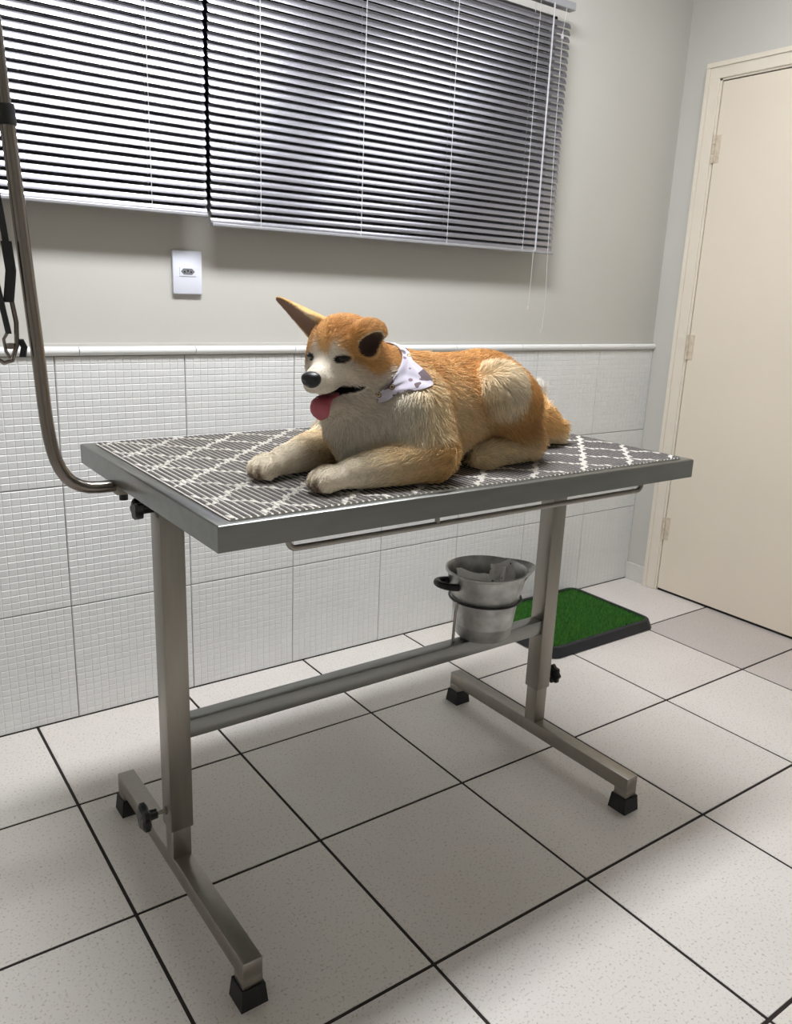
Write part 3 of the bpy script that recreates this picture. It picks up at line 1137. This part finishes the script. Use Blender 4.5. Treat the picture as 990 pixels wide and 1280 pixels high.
def dog_sdf(p):
    # trunk
    d = ell(p, (0.075, -0.005, 0.112), (0.165, 0.098, 0.106))
    d = smin(d, ell(p, (-0.09, -0.005, 0.118), (0.17, 0.092, 0.104)), 0.06)
    d = smin(d, ell(p, (-0.155, -0.01, 0.112), (0.100, 0.092, 0.100)), 0.05)
    # chest, neck, shoulders
    d = smin(d, ell(p, (0.195, -0.018, 0.105), (0.088, 0.088, 0.100)), 0.04)
    d = smin(d, rcone(p, (0.125, -0.005, 0.145), (0.225, -0.012, 0.205), 0.086, 0.058), 0.04)
    for s, el in ((1, (0.160, 0.108, 0.054)), (-1, (0.185, -0.125, 0.052))):
        d = smin(d, rcone(p, (0.165, s * 0.070 - 0.005, 0.140), el, 0.060, 0.047), 0.03)
    # forelegs
    d = smin(d, rcone(p, (0.160, 0.108, 0.046), (0.325, 0.058, 0.029), 0.043, 0.0275), 0.02)
    d = smin(d, rcone(p, (0.185, -0.125, 0.046), (0.345, -0.104, 0.029), 0.043, 0.0275), 0.02)
    d = smin(d, paw(p, PAW_N, -0.22), 0.012)
    d = smin(d, paw(p, PAW_F, 0.05), 0.012)
    # haunches: hip, raised knee, shin, foot
    for s in (1, -1):
        kn = (-0.066, s * 0.098 - 0.004, 0.158)
        d = smin(d, rcone(p, (-0.145, s * 0.055, 0.120), kn, 0.076, 0.054), 0.025)
        d = smin(d, rcone(p, kn, (-0.170, s * 0.100, 0.048), 0.050, 0.040), 0.016)
        d = smin(d, rcone(p, (-0.180, s * 0.098, 0.032), (-0.060, s * 0.090, 0.024), 0.030, 0.024), 0.012)
        d = smin(d, paw(p, (-0.040, s * 0.086, 0.022), 0.0, 0.85), 0.012)
    # tail
    d = smin(d, rcone(p, (-0.235, -0.01, 0.100), (-0.355, 0.0, 0.060), 0.036, 0.044), 0.025)
    d = smin(d, rcone(p, (-0.355, 0.0, 0.058), (-0.405, 0.020, 0.036), 0.044, 0.028), 0.02)
    d = smin(d, rcone(p, (-0.368, -0.012, 0.075), (-0.388, -0.016, 0.118), 0.026, 0.012), 0.015)
    # head
    near = p[:, 0] > 0.10
    dh = np.full(len(p), 1.0, p.dtype)
    dh[near] = head_sdf(to_head(p[near]))
    d = smin(d, dh, 0.022)
    # lies on the mat
    return smax(d, -(p[:, 2] - 0.001), 0.004)


def surface_nets(lo, hi, h):
    n = [int(math.ceil((hi[i] - lo[i]) / h)) + 1 for i in range(3)]
    gx_, gy_, gz_ = [lo[i] + h * np.arange(n[i], dtype=np.float32) for i in range(3)]
    vol = np.empty(n, np.float32)
    YY, ZZ = np.meshgrid(gy_, gz_, indexing='ij')
    for s0 in range(0, n[0], 16):
        xs_ = gx_[s0:s0 + 16]
        p = np.empty((len(xs_), n[1], n[2], 3), np.float32)
        p[..., 0] = xs_[:, None, None]
        p[..., 1] = YY
        p[..., 2] = ZZ
        vol[s0:s0 + 16] = dog_sdf(p.reshape(-1, 3)).reshape(len(xs_), n[1], n[2])
    ins_ = vol < 0
    cn = [k - 1 for k in n]
    acc = np.zeros(cn + [3], np.float32)
    cnt = np.zeros(cn, np.float32)
    for ax in range(3):
        o1, o2 = [k for k in range(3) if k != ax]
        for a in (0, 1):
            for b in (0, 1):
                s1 = [slice(0, -1)] * 3
                s2 = [slice(0, -1)] * 3
                for o, q in ((o1, a), (o2, b)):
                    s1[o] = slice(q, n[o] - 1 + q)
                    s2[o] = slice(q, n[o] - 1 + q)
                s2[ax] = slice(1, None)
                v1, v2 = vol[tuple(s1)], vol[tuple(s2)]
                cr = (v1 < 0) != (v2 < 0)
                t = np.where(cr, v1 / np.where(cr, v1 - v2, 1), 0)
                acc[..., ax] += np.where(cr, t, 0)
                acc[..., o1] += cr * a
                acc[..., o2] += cr * b
                cnt += cr
    m = cnt > 0
    idx = np.full(cn, -1, np.int64)
    idx[m] = np.arange(m.sum())
    ci = np.argwhere(m)
    V = (ci + acc[m] / cnt[m][:, None]) * h + np.array(lo)
    F = []
    for ax in range(3):
        o1, o2 = [(1, 2), (2, 0), (0, 1)][ax]
        s1 = [slice(None)] * 3
        s2 = [slice(None)] * 3
        s1[ax] = slice(0, -1)
        s2[ax] = slice(1, None)
        a, b = ins_[tuple(s1)], ins_[tuple(s2)]
        e = np.argwhere(a != b)
        ok = (e[:, o1] > 0) & (e[:, o2] > 0) & (e[:, o1] < n[o1] - 1) & (e[:, o2] < n[o2] - 1)
        e = e[ok]
        flip = b[tuple(e.T)]
        qs = []
        for d1, d2 in ((-1, -1), (0, -1), (0, 0), (-1, 0)):
            c = e.copy()
            c[:, o1] += d1
            c[:, o2] += d2
            qs.append(idx[tuple(c.T)])
        q = np.stack(qs, 1)
        q[flip] = q[flip][:, ::-1]
        F.append(q)
    return V, np.concatenate(F)


DV, DF = surface_nets((-0.50, -0.20, -0.012), (0.445, 0.20, 0.365), 0.0034)


def grad(p, e=0.002):
    g = np.empty_like(p)
    for k in range(3):
        o = np.zeros(3)
        o[k] = e
        g[:, k] = dog_sdf(p + o) - dog_sdf(p - o)
    return g / (np.linalg.norm(g, axis=1, keepdims=True) + 1e-9)


def sst(a, b, x):
    t = np.clip((x - a) / (b - a), 0, 1)
    return t * t * (3 - 2 * t)


def gauss(p, c, r):
    return np.exp(-((((p - np.array(c)) / np.array(r)) ** 2).sum(1)))


def srgb(*c):
    return np.array(lin(*c)[:3])


K_OR, K_OR2 = srgb(216, 166, 104), srgb(200, 142, 78)
K_CR, K_WH = srgb(238, 216, 176), srgb(238, 230, 214)
K_BR, K_DK, K_BK = srgb(152, 108, 66), srgb(52, 36, 28), srgb(14, 12, 12)
EYES = [(0.0625, -0.0315, 0.0), (0.0625, 0.0315, 0.0)]


def vnoise(p, s, seed):
    r_ = np.random.default_rng(seed)
    out = np.zeros(len(p))
    for k in range(6):
        d = r_.normal(size=3)
        d /= np.linalg.norm(d)
        out += np.sin(p @ d * s * (0.7 + 0.25 * k) + r_.uniform(0, 6.28))
    return out / 6


def mixc(c, k, w):
    return c * (1 - w[:, None]) + k * w[:, None]


def is_head(p, q):
    hm = sst(0.135, 0.105, np.linalg.norm(q - np.array([0.02, 0, -0.01]), axis=1)) * sst(0.15, 0.20, p[:, 0] + 0.35 * p[:, 2] - 0.035)
    ear = (ear_sdf(q, EARS[0]) < 0.006) & (np.linalg.norm(q, axis=1) > 0.06)
    return np.where(ear, 1.0, hm)


def coat(p):
    p = np.asarray(p, float)
    q = to_head(p)
    nz = vnoise(p, 60, 3) * 0.012 + vnoise(p, 170, 5) * 0.006
    x, y, z = p[:, 0], p[:, 1], p[:, 2]
    # ---- body
    c = np.tile(K_OR, (len(p), 1))
    c = mixc(c, K_OR2, sst(0.19, 0.23, z + nz) * 0.45 * sst(0.12, 0.02, x))
    c = mixc(c, K_CR, 0.75 * gauss(p, (0.07, 0.10, 0.13), (0.05, 0.08, 0.075)))
    c = mixc(c, K_CR, 0.6 * gauss(p, (0.0, 0.11, 0.085), (0.05, 0.08, 0.05)))
    c = mixc(c, K_CR, 0.75 * sst(0.085, 0.03, z + nz) * sst(-0.30, -0.1, x))          # belly
    chest = sst(0.150, 0.215, x + 0.25 * (0.16 - z) * 0 + nz * 1.5 - 0.30 * np.clip(np.abs(y + 0.015) - 0.05, 0, 1))
    c = mixc(c, K_CR, sst(0.11, 0.17, x + nz * 2) * sst(0.25, 0.16, z))
    c = mixc(c, K_WH, chest * sst(0.27, 0.20, z))
    # elbow and upper arm tan, forearm cream to white paw
    arm = (z < 0.105) & (np.abs(y) > 0.02) & (x > 0.05)
    fa = sst(0.15, 0.27, x + nz * 2)
    ca = mixc(mixc(np.tile(srgb(222, 182, 124), (len(p), 1)), K_CR, fa), srgb(234, 222, 200), sst(0.24, 0.33, x + nz))
    armw = arm * sst(0.10, 0.07, z) * sst(0.045, 0.075, np.abs(y) + 0.1 * np.clip(x - 0.2, 0, 1) * 3)
    c = mixc(c, ca, armw)
    # haunch: pale knee, brown shin
    c = mixc(c, K_CR, 0.95 * sst(0.25, 0.6, gauss(p, (-0.048, 0.13, 0.168), (0.052, 0.09, 0.060)) + nz * 6))
    c = mixc(c, K_CR, 0.95 * gauss(p, (-0.060, -0.13, 0.160), (0.048, 0.07, 0.065)))
    c = mixc(c, K_WH, 0.6 * gauss(p, (-0.050, 0.13, 0.165), (0.030, 0.06, 0.045)))
    c = mixc(c, K_BR, 0.7 * gauss(p, (-0.125, 0.14, 0.085), (0.060, 0.06, 0.036)))
    c = mixc(c, K_CR, 0.9 * sst(0.05, 0.035, z) * sst(-0.18, -0.13, x) * sst(0.02, -0.01, x))
    # tail
    tl = sst(-0.275, -0.31, x)
    c = mixc(c, mixc(np.tile(srgb(230, 186, 124), (len(p), 1)), K_CR, sst(0.055, 0.02, z + nz)), tl)
    c = mixc(c, srgb(245, 241, 234), tl * sst(0.094, 0.106, z) * sst(-0.300, -0.315, x))
    # toes: reddish gaps between the toes near the ground
    for pw, yw in ((PAW_N, -0.22), (PAW_F, 0.05)):
        dx, dy = x - pw[0], y - pw[1]
        lx_, ly_ = dx * math.cos(yw) + dy * math.sin(yw), -dx * math.sin(yw) + dy * math.cos(yw)
        for gy_ in (-0.0140, 0.0, 0.0140):
            c = mixc(c, srgb(104, 66, 50), 0.9 * np.exp(-((ly_ - gy_) / 0.0026) ** 2) * sst(0.012, 0.024, lx_) * sst(0.034, 0.018, z))
        for gy_ in (-0.0205, -0.0072, 0.0072, 0.0205):
            c = mixc(c, srgb(88, 52, 42), 0.9 * np.exp(-((ly_ - gy_) / 0.0052) ** 2) * sst(0.022, 0.031, lx_) * sst(0.019, 0.010, z))
    # ---- head
    hx_, hy_, hz_ = q[:, 0], q[:, 1], q[:, 2]
    ay_ = np.abs(hy_)
    ch = np.tile(K_OR, (len(p), 1))
    ch = mixc(ch, K_OR2, 0.5 * gauss(q, (0.045, 0, 0.045), (0.03, 0.05, 0.03)))
    low = -0.030 + 0.020 * sst(0.02, 0.06, hx_) + 0.030 * sst(0.052, 0.070, hx_)
    low = low - 0.012 * sst(0.045, 0.065, ay_) * sst(0.06, 0.0, hx_)
    ch = mixc(ch, srgb(230, 219, 202), sst(0.010, -0.010, hz_ - low + nz))
    ch = mixc(ch, K_OR, 0.75 * gauss(q, (0.010, 0.062, -0.018), (0.034, 0.03, 0.020)))
    for s in (-1, 1):
        ch = mixc(ch, K_WH, 0.9 * gauss(q, (0.064, s * 0.019, 0.016), (0.03, 0.0085, 0.014)))
        ch = mixc(ch, K_BK, sst(0.35, 0.55, gauss(q, (0.062, s * 0.032, -0.001), (0.028, 0.0165, 0.0088))))
        ch = mixc(ch, srgb(120, 80, 52), 0.5 * gauss(q, (0.05, s * 0.041, -0.006), (0.02, 0.012, 0.008)))
    ch = mixc(ch, K_OR, 0.8 * gauss(q, (0.062, 0, 0.022), (0.03, 0.006, 0.014)))
    # whisker shade, lips, mouth
    ch = mixc(ch, srgb(150, 140, 132), 0.5 * gauss(q, (0.075, 0.030, -0.048), (0.022, 0.012, 0.010)))
    qs = q * np.array([1, 0.16, 1])
    mo = rcone(qs, (0.030, 0, -0.056), (0.118, 0, -0.075), 0.0065, 0.0160)
    ch = mixc(ch, K_BK, sst(0.0045, 0.0020, mo) * sst(0.030, 0.036, hx_))
    # ear insides
    for e, k in ((EARS[0], srgb(120, 88, 72)),):
        a, b, cc = ear_coords(q, e)
        inn = cc - e['cup'] * np.clip(b * b, 0, 0.0016) / e['w'] + 0.004 * (1 - np.clip(a / e['len'], 0, 1))
        hc = np.clip(a / e['len'], 0, 1)
        wd = e['w'] * (1 - hc) ** 0.62 + 0.003
        on = (ear_sdf(q, e) < 0.004) & (inn > 0.0008)
        w = on * sst(1.0, 0.72, np.abs(b) / wd) * sst(-0.012, 0.004, a)
        ch = mixc(ch, k, np.clip(w * 0.95, 0, 1))
        rim = on * sst(0.72, 0.95, np.abs(b) / wd) * sst(0.0, 0.01, a)
        ch = mixc(ch, K_CR, rim * 0.8)
    eh = ear_hollow(q)
    ch = mixc(ch, K_CR, 0.85 * sst(0.007, 0.003, eh) * sst(0.010, 0.022, hz_) * sst(0.035, 0.045, hy_))
    ch = mixc(ch, srgb(66, 46, 38), sst(0.0022, 0.0004, eh))
    hm = is_head(p, q)
    c = c * (1 - hm[:, None]) + ch * hm[:, None]
    return np.clip(c, 0, 1)


def fur_props(p, nrm):
    """length and lay direction of the coat"""
    q = to_head(p)
    hm = is_head(p, q)
    x, y, z = p[:, 0], p[:, 1], p[:, 2]
    L = np.full(len(p), 0.025)
    flow = np.tile(np.array([-1.0, 0.0, -0.45]), (len(p), 1))
    chest = sst(0.14, 0.20, x) * (1 - hm)
    flow = flow * (1 - chest[:, None]) + np.array([-0.1, 0, -1.0]) * chest[:, None]
    leg = ((z < 0.09) & (x > 0.14)).astype(float) * (1 - hm) * sst(0.03, 0.05, np.abs(y + 0.02))
    flow = flow * (1 - leg[:, None]) + np.array([1.0, 0, -0.25]) * leg[:, None]
    L = L * (1 - 0.45 * leg)
    pawm = sst(0.28, 0.33, x) * sst(0.08, 0.06, z)
    L = L * (1 - 0.55 * pawm)
    shin = gauss(p, (-0.08, 0.12, 0.15), (0.08, 0.06, 0.07))
    flow = flow * (1 - shin[:, None]) + np.array([-0.3, 0, -1.0]) * shin[:, None]
    tl = sst(-0.27, -0.32, x)
    L = L * (1 + 0.45 * tl)
    flow = flow * (1 - tl[:, None]) + np.array([-0.8, 0.3, -0.45]) * tl[:, None]
    tip = tl * sst(0.085, 0.10, z)
    flow = flow * (1 - tip[:, None]) + np.array([0.0, 0.0, 1.0]) * tip[:, None]
    # head
    back = -H_R[0] * 0.8 - H_R[2] * 0.25
    hl = 0.0135 - 0.0090 * sst(0.03, 0.080, q[:, 0]) + 0.008 * sst(-0.02, -0.06, q[:, 2]) * sst(0.05, 0.01, q[:, 0])
    ears = (ear_sdf(q, EARS[0]) < 0.004) | (ear_hollow(q) < 0.006)
    hl = np.where(ears, 0.0040, hl)
    hfl = back[None, :] + (H_R[1][None, :] * np.tanh(q[:, 1] / 0.03)[:, None]) * 0.25
    flow = flow * (1 - hm[:, None]) + hfl * hm[:, None]
    L = L * (1 - hm) + hl * hm
    t = flow - nrm * (flow * nrm).sum(1, keepdims=True)
    t /= np.linalg.norm(t, axis=1, keepdims=True) + 1e-6
    return L, t, hm


def coat_mat(name, attr):
    m = bpy.data.materials.new(name)
    m.use_nodes = True
    nt = m.node_tree
    b = nt.nodes['Principled BSDF']
    a = nt.nodes.new('ShaderNodeAttribute')
    a.attribute_name = attr
    nt.links.new(a.outputs['Color'], b.inputs['Base Color'])
    b.inputs['Roughness'].default_value = 0.65
    b.inputs['Specular IOR Level'].default_value = 0.25
    return m


me = bpy.data.meshes.new('dog_body')
me.from_pydata(DV.tolist(), [], DF.tolist())
me.validate()
vc = np.ones((len(DV), 4), np.float32)
vc[:, :3] = coat(DV)
ca_ = me.color_attributes.new('coat', 'FLOAT_COLOR', 'POINT')
ca_.data.foreach_set('color', vc.ravel())
me.polygons.foreach_set('use_smooth', [True] * len(me.polygons))
me.materials.append(coat_mat('dog_skin', 'coat'))
db = bpy.data.objects.new('body', me)
C.objects.link(db)
db.parent = dog

# ---- bandana: a band round the neck with a pointed flap, laid over the coat
bc = np.array([0.222, -0.010, 0.186])
b_ax = unit((0.66, 0.04, 0.74))
b_a = unit(np.array([0.75, 0, -0.66]))
b_a = unit(b_a - b_ax * (b_a @ b_ax))
b_b = np.cross(b_ax, b_a)      # towards its left


def neck_surface(th, s):
    d = np.cos(th)[:, None] * b_a + np.sin(th)[:, None] * b_b
    o = bc + s[:, None] * b_ax
    r = np.full(len(th), 0.03)
    hit = np.zeros(len(th), bool)
    for _ in range(60):
        v = dog_sdf(o + d * r[:, None])
        hit |= v > 0
        r = np.where(hit, r, r + 0.0025)
    return o, d, np.minimum(r, 0.120)


NT, NS = 120, 16
th = np.linspace(0, 2 * PI, NT, endpoint=False)
dth = (th - math.radians(108) + PI) % (2 * PI) - PI
flap = np.clip(1 - np.abs(dth) / 0.40, 0, 1) * 0.024
vv = []
for k in range(NS + 1):
    s = 0.012 - (0.018 + flap) * k / NS
    o, d, r = neck_surface(th, s)
    r = np.convolve(np.concatenate([r[-4:], r, r[:4]]), np.ones(9) / 9, 'valid')
    P3 = o + d * (r - 0.008 + 0.017 * sst(0.80, 0.40, np.cos(th)) + 0.004 * math.sin(k * 0.9) * np.sin(th * 7) * 0.4 + 0.25 * flap * (k / NS) ** 2)[:, None]
    vv.append(P3)
band_pts = np.stack(vv)      # (NS+1, NT, 3)
flat = band_pts.reshape(-1, 3)
cen = bc[None, :]
outw = flat - (bc + ((flat - bc) @ b_ax)[:, None] * b_ax)
outw /= np.linalg.norm(outw, axis=1, keepdims=True)
inner = flat - outw * 0.0016
V2 = np.concatenate([flat, inner])
ff = []
NN = len(flat)
for k in range(NS):
    for i in range(NT):
        a, b2 = k * NT + i, k * NT + (i + 1) % NT
        c, d = (k + 1) * NT + (i + 1) % NT, (k + 1) * NT + i
        ff.append((a, b2, c, d))
        ff.append((NN + a, NN + d, NN + c, NN + b2))
for k in (0, NS):
    for i in range(NT):
        a, b2 = k * NT + i, k * NT + (i + 1) % NT
        ff.append((a, b2, NN + b2, NN + a))


def bandana_mat():
    m = bpy.data.materials.new('printed_bandana')
    m.use_nodes = True
    nt = m.node_tree
    b = nt.nodes['Principled BSDF']
    b.inputs['Roughness'].default_value = 0.8
    tc = nt.nodes.new('ShaderNodeTexCoord')
    v = nt.nodes.new('ShaderNodeTexVoronoi')
    v.inputs['Scale'].default_value = 42
    nt.links.new(tc.outputs['Object'], v.inputs[0])
    r = nt.nodes.new('ShaderNodeValToRGB')
    r.color_ramp.interpolation = 'CONSTANT'
    cols = ((0.0, lin(58, 48, 60)), (0.12, lin(236, 216, 130)), (0.16, lin(120, 100, 108)), (0.25, lin(190, 185, 198)))
    r.color_ramp.elements[1].position = 0.25
    r.color_ramp.elements.new(0.12)
    r.color_ramp.elements.new(0.16)
    for e_, (pos, col) in zip(r.color_ramp.elements, cols):
        e_.position = pos
        e_.color = col
    nt.links.new(v.outputs['Distance'], r.inputs[0])
    nz = nt.nodes.new('ShaderNodeTexNoise')
    nz.inputs['Scale'].default_value = 26
    nt.links.new(tc.outputs['Object'], nz.inputs[0])
    lt = nt.nodes.new('ShaderNodeMath')
    lt.operation = 'GREATER_THAN'
    lt.inputs[1].default_value = 0.54
    nt.links.new(nz.outputs[0], lt.inputs[0])
    mx = nt.nodes.new('ShaderNodeMix')
    mx.data_type = 'RGBA'
    nt.links.new(lt.outputs[0], mx.inputs['Factor'])
    nt.links.new(r.outputs[0], mx.inputs['A'])
    mx.inputs['B'].default_value = lin(96, 80, 84)
    nt.links.new(mx.outputs['Result'], b.inputs['Base Color'])
    return m


bd = MB().add(V2, ff).build('bandana', bandana_mat(), dog, math.radians(60))
bd['label'] = 'white bandana with dark print around the neck'

# ---- fur
NF = 130000
tri = np.concatenate([DF[:, [0, 1, 2]], DF[:, [0, 2, 3]]])
A_ = DV[tri]
ar = np.linalg.norm(np.cross(A_[:, 1] - A_[:, 0], A_[:, 2] - A_[:, 0]), axis=1) * 0.5
cen_ = A_.mean(1)
wgt = ar * (1 + 1.2 * is_head(cen_, to_head(cen_))) * np.where(cen_[:, 2] < 0.004, 0, 1)
pick = rng.choice(len(tri), NF, p=wgt / wgt.sum())
u1, u2 = rng.random(NF), rng.random(NF)
s1 = np.sqrt(u1)
root = A_[pick, 0] * (1 - s1)[:, None] + A_[pick, 1] * (s1 * (1 - u2))[:, None] + A_[pick, 2] * (s1 * u2)[:, None]
nrm = grad(root)
Lf, tdir, hmf = fur_props(root, nrm)
qh = to_head(root)
# bare skin: nose, mouth, eyes; nothing under the bandana
keep = np.ones(NF, bool)
qs = qh * np.array([1, 0.16, 1])
keep &= ~((rcone(qs, (0.030, 0, -0.056), (0.118, 0, -0.075), 0.0065, 0.0160) < 0.0035) & (qh[:, 0] > 0.03))
keep &= np.linalg.norm((qh - np.array([0.118, 0, -0.026])) / np.array([0.016, 0.02, 0.016]), axis=1) > 1.0
for e in EYES:
    keep &= np.linalg.norm((qh - np.array(e)) / np.array([0.022, 0.0165, 0.0095]), axis=1) > 1
sax = (root - bc) @ b_ax
tr_ = root - bc - sax[:, None] * b_ax
rth = np.arctan2(tr_ @ b_b, tr_ @ b_a)
dthr = (rth - math.radians(108) + PI) % (2 * PI) - PI
fl_ = np.clip(1 - np.abs(dthr) / 0.40, 0, 1) * 0.024
under = (np.cos(rth) < 0.6) & (sax < 0.014) & (sax > -0.006 - fl_) & (np.linalg.norm(tr_, axis=1) < 0.13)
Lf = np.where(under, np.minimum(Lf, 0.006), Lf)
keep &= (root[:, 2] > 0.003)
root, nrm, tdir, Lf, hmf, under = [a[keep] for a in (root, nrm, tdir, Lf, hmf, under)]
NF = len(root)
lift = 0.42 + 0.25 * rng.random(NF) - 0.02 * hmf - 0.30 * under
cl = (vnoise(root, 130, 11) * 0.45 + vnoise(root, 420, 12) * 0.35) * (1 - 0.6 * hmf)
side = np.cross(nrm, tdir)
tdir = tdir + side * (cl + rng.normal(0, 0.16, NF))[:, None]
tdir /= np.linalg.norm(tdir, axis=1, keepdims=True)
Lr = Lf * rng.uniform(0.65, 1.15, NF)
NPT = 4
pts = np.empty((NF, NPT, 3))
for k in range(NPT):
    t = k / (NPT - 1)
    n_amt = lift * t * (1 - 0.45 * t)
    pts[:, k] = root + Lr[:, None] * (tdir * (t * (0.80 + 0.2 * t))[..., None] if np.ndim(t) else tdir * (t * (0.80 + 0.2 * t))) + nrm * (Lr * n_amt)[:, None] - nrm * 0.001
pts[:, :, 2] = np.maximum(pts[:, :, 2], 0.0005 + 0.002 * rng.random((NF, 1)))
col = coat(root) * (rng.uniform(0.74, 1.16, NF) + 0.14 * vnoise(root, 320, 21))[:, None]
hc_ = bpy.data.hair_curves.new('fur')
hc_.add_curves([NPT] * NF)
hc_.points.foreach_set('position', pts.reshape(-1).astype(np.float32))
rad = np.tile(np.array([0.00060, 0.00056, 0.00040, 0.00010], np.float32), NF)
rad *= np.repeat((0.75 + 0.35 * (1 - hmf)).astype(np.float32), NPT)
if 'radius' not in hc_.attributes:
    hc_.attributes.new('radius', 'FLOAT', 'POINT')
hc_.attributes['radius'].data.foreach_set('value', rad)
fa_ = hc_.attributes.new('coat', 'FLOAT_COLOR', 'CURVE')
cc4 = np.ones((NF, 4), np.float32)
cc4[:, :3] = np.clip(col, 0, 1)
fa_.data.foreach_set('color', cc4.ravel())
hc_.materials.append(coat_mat('dog_fur', 'coat'))
fo = bpy.data.objects.new('fur', hc_)
C.objects.link(fo)
fo.parent = dog
fo['kind'] = 'stuff'

# ---- nose, eyes, tongue
mb = MB()
vv, ff = [], []
nu, nv_ = 20, 14
for i in range(nv_ + 1):
    ph = PI * i / nv_
    for k in range(nu):
        a = 2 * PI * k / nu
        dx, dy, dz = math.cos(ph), math.sin(ph) * math.cos(a), math.sin(ph) * math.sin(a)
        w = 1.0 + (0.16 if dz > 0 else -0.10) * abs(dz)
        y = 0.0185 * dy * w
        z = 0.0145 * dz
        x = 0.0145 * dx
        for s in (-1, 1):      # nostrils
            r = math.hypot((y - s * 0.0085) / 0.0045, (z + 0.0015) / 0.0038)
            if dx > 0.2 and r < 1:
                x -= 0.0045 * (1 - r)
        vv.append(from_head((0.1190 + x, y, -0.0275 + z)))
for i in range(nv_):
    for k in range(nu):
        ff.append((i * nu + k, i * nu + (k + 1) % nu, (i + 1) * nu + (k + 1) % nu, (i + 1) * nu + k))
mb.add(vv, ff)
mb.build('nose', mat('dog_nose', lin(20, 18, 20), 0.35, bump=0.3, bscale=500), dog, math.radians(80))
for e in EYES:
    mb = MB()
    vv, ff = [], []
    for i in range(11):
        ph = PI * i / 10
        for k in range(16):
            a = 2 * PI * k / 16
            vv.append(from_head((e[0] - 0.0005 + 0.0100 * math.cos(ph), e[1] + 0.0120 * math.sin(ph) * math.cos(a), e[2] + 0.0060 * math.sin(ph) * math.sin(a))))
    for i in range(10):
        for k in range(16):
            ff.append((i * 16 + k, i * 16 + (k + 1) % 16, (i + 1) * 16 + (k + 1) % 16, (i + 1) * 16 + k))
    mb.add(vv, ff)
    mb.build('eye', mat('dog_eye', lin(12, 9, 8), 0.12), dog, math.radians(80))
mb = MB()
vv, ff = [], []
path = [(a_ + 0.004, b_, c_) for a_, b_, c_ in [(0.045, -0.071, 0.012), (0.062, -0.071, 0.015), (0.078, -0.070, 0.018), (0.090, -0.074, 0.0205), (0.0955, -0.083, 0.021), (0.097, -0.092, 0.020), (0.0965, -0.099, 0.016), (0.0955, -0.1035, 0.009),
        (0.095, -0.105, 0.003)]]
for i, (x, z, w) in enumerate(path):
    x2, z2, _ = path[min(i + 1, len(path) - 1)]
    x1, z1, _ = path[max(i - 1, 0)]
    tx, tz = x2 - x1, z2 - z1
    l_ = math.hypot(tx, tz)
    nx, nz = -tz / l_, tx / l_
    for k in range(14):
        a = 2 * PI * k / 14
        yy = w * math.cos(a)
        off = 0.0042 * math.sin(a) - (0.0022 * max(0, 1 - (yy / (0.35 * w + 1e-6)) ** 2) if math.sin(a) > 0 else 0)
        vv.append(from_head((x + nx * off, yy, z + nz * off)))
for i in range(len(path) - 1):
    for k in range(14):
        ff.append((i * 14 + k, i * 14 + (k + 1) % 14, (i + 1) * 14 + (k + 1) % 14, (i + 1) * 14 + k))
ff += [tuple(range(13, -1, -1)), tuple(range((len(path) - 1) * 14, len(path) * 14))]
mb.add(vv, ff)
mb.build('tongue', mat('dog_tongue', lin(176, 84, 96), 0.35, noise=0.08, nscale=90, bump=0.15, bscale=300), dog, math.radians(80))
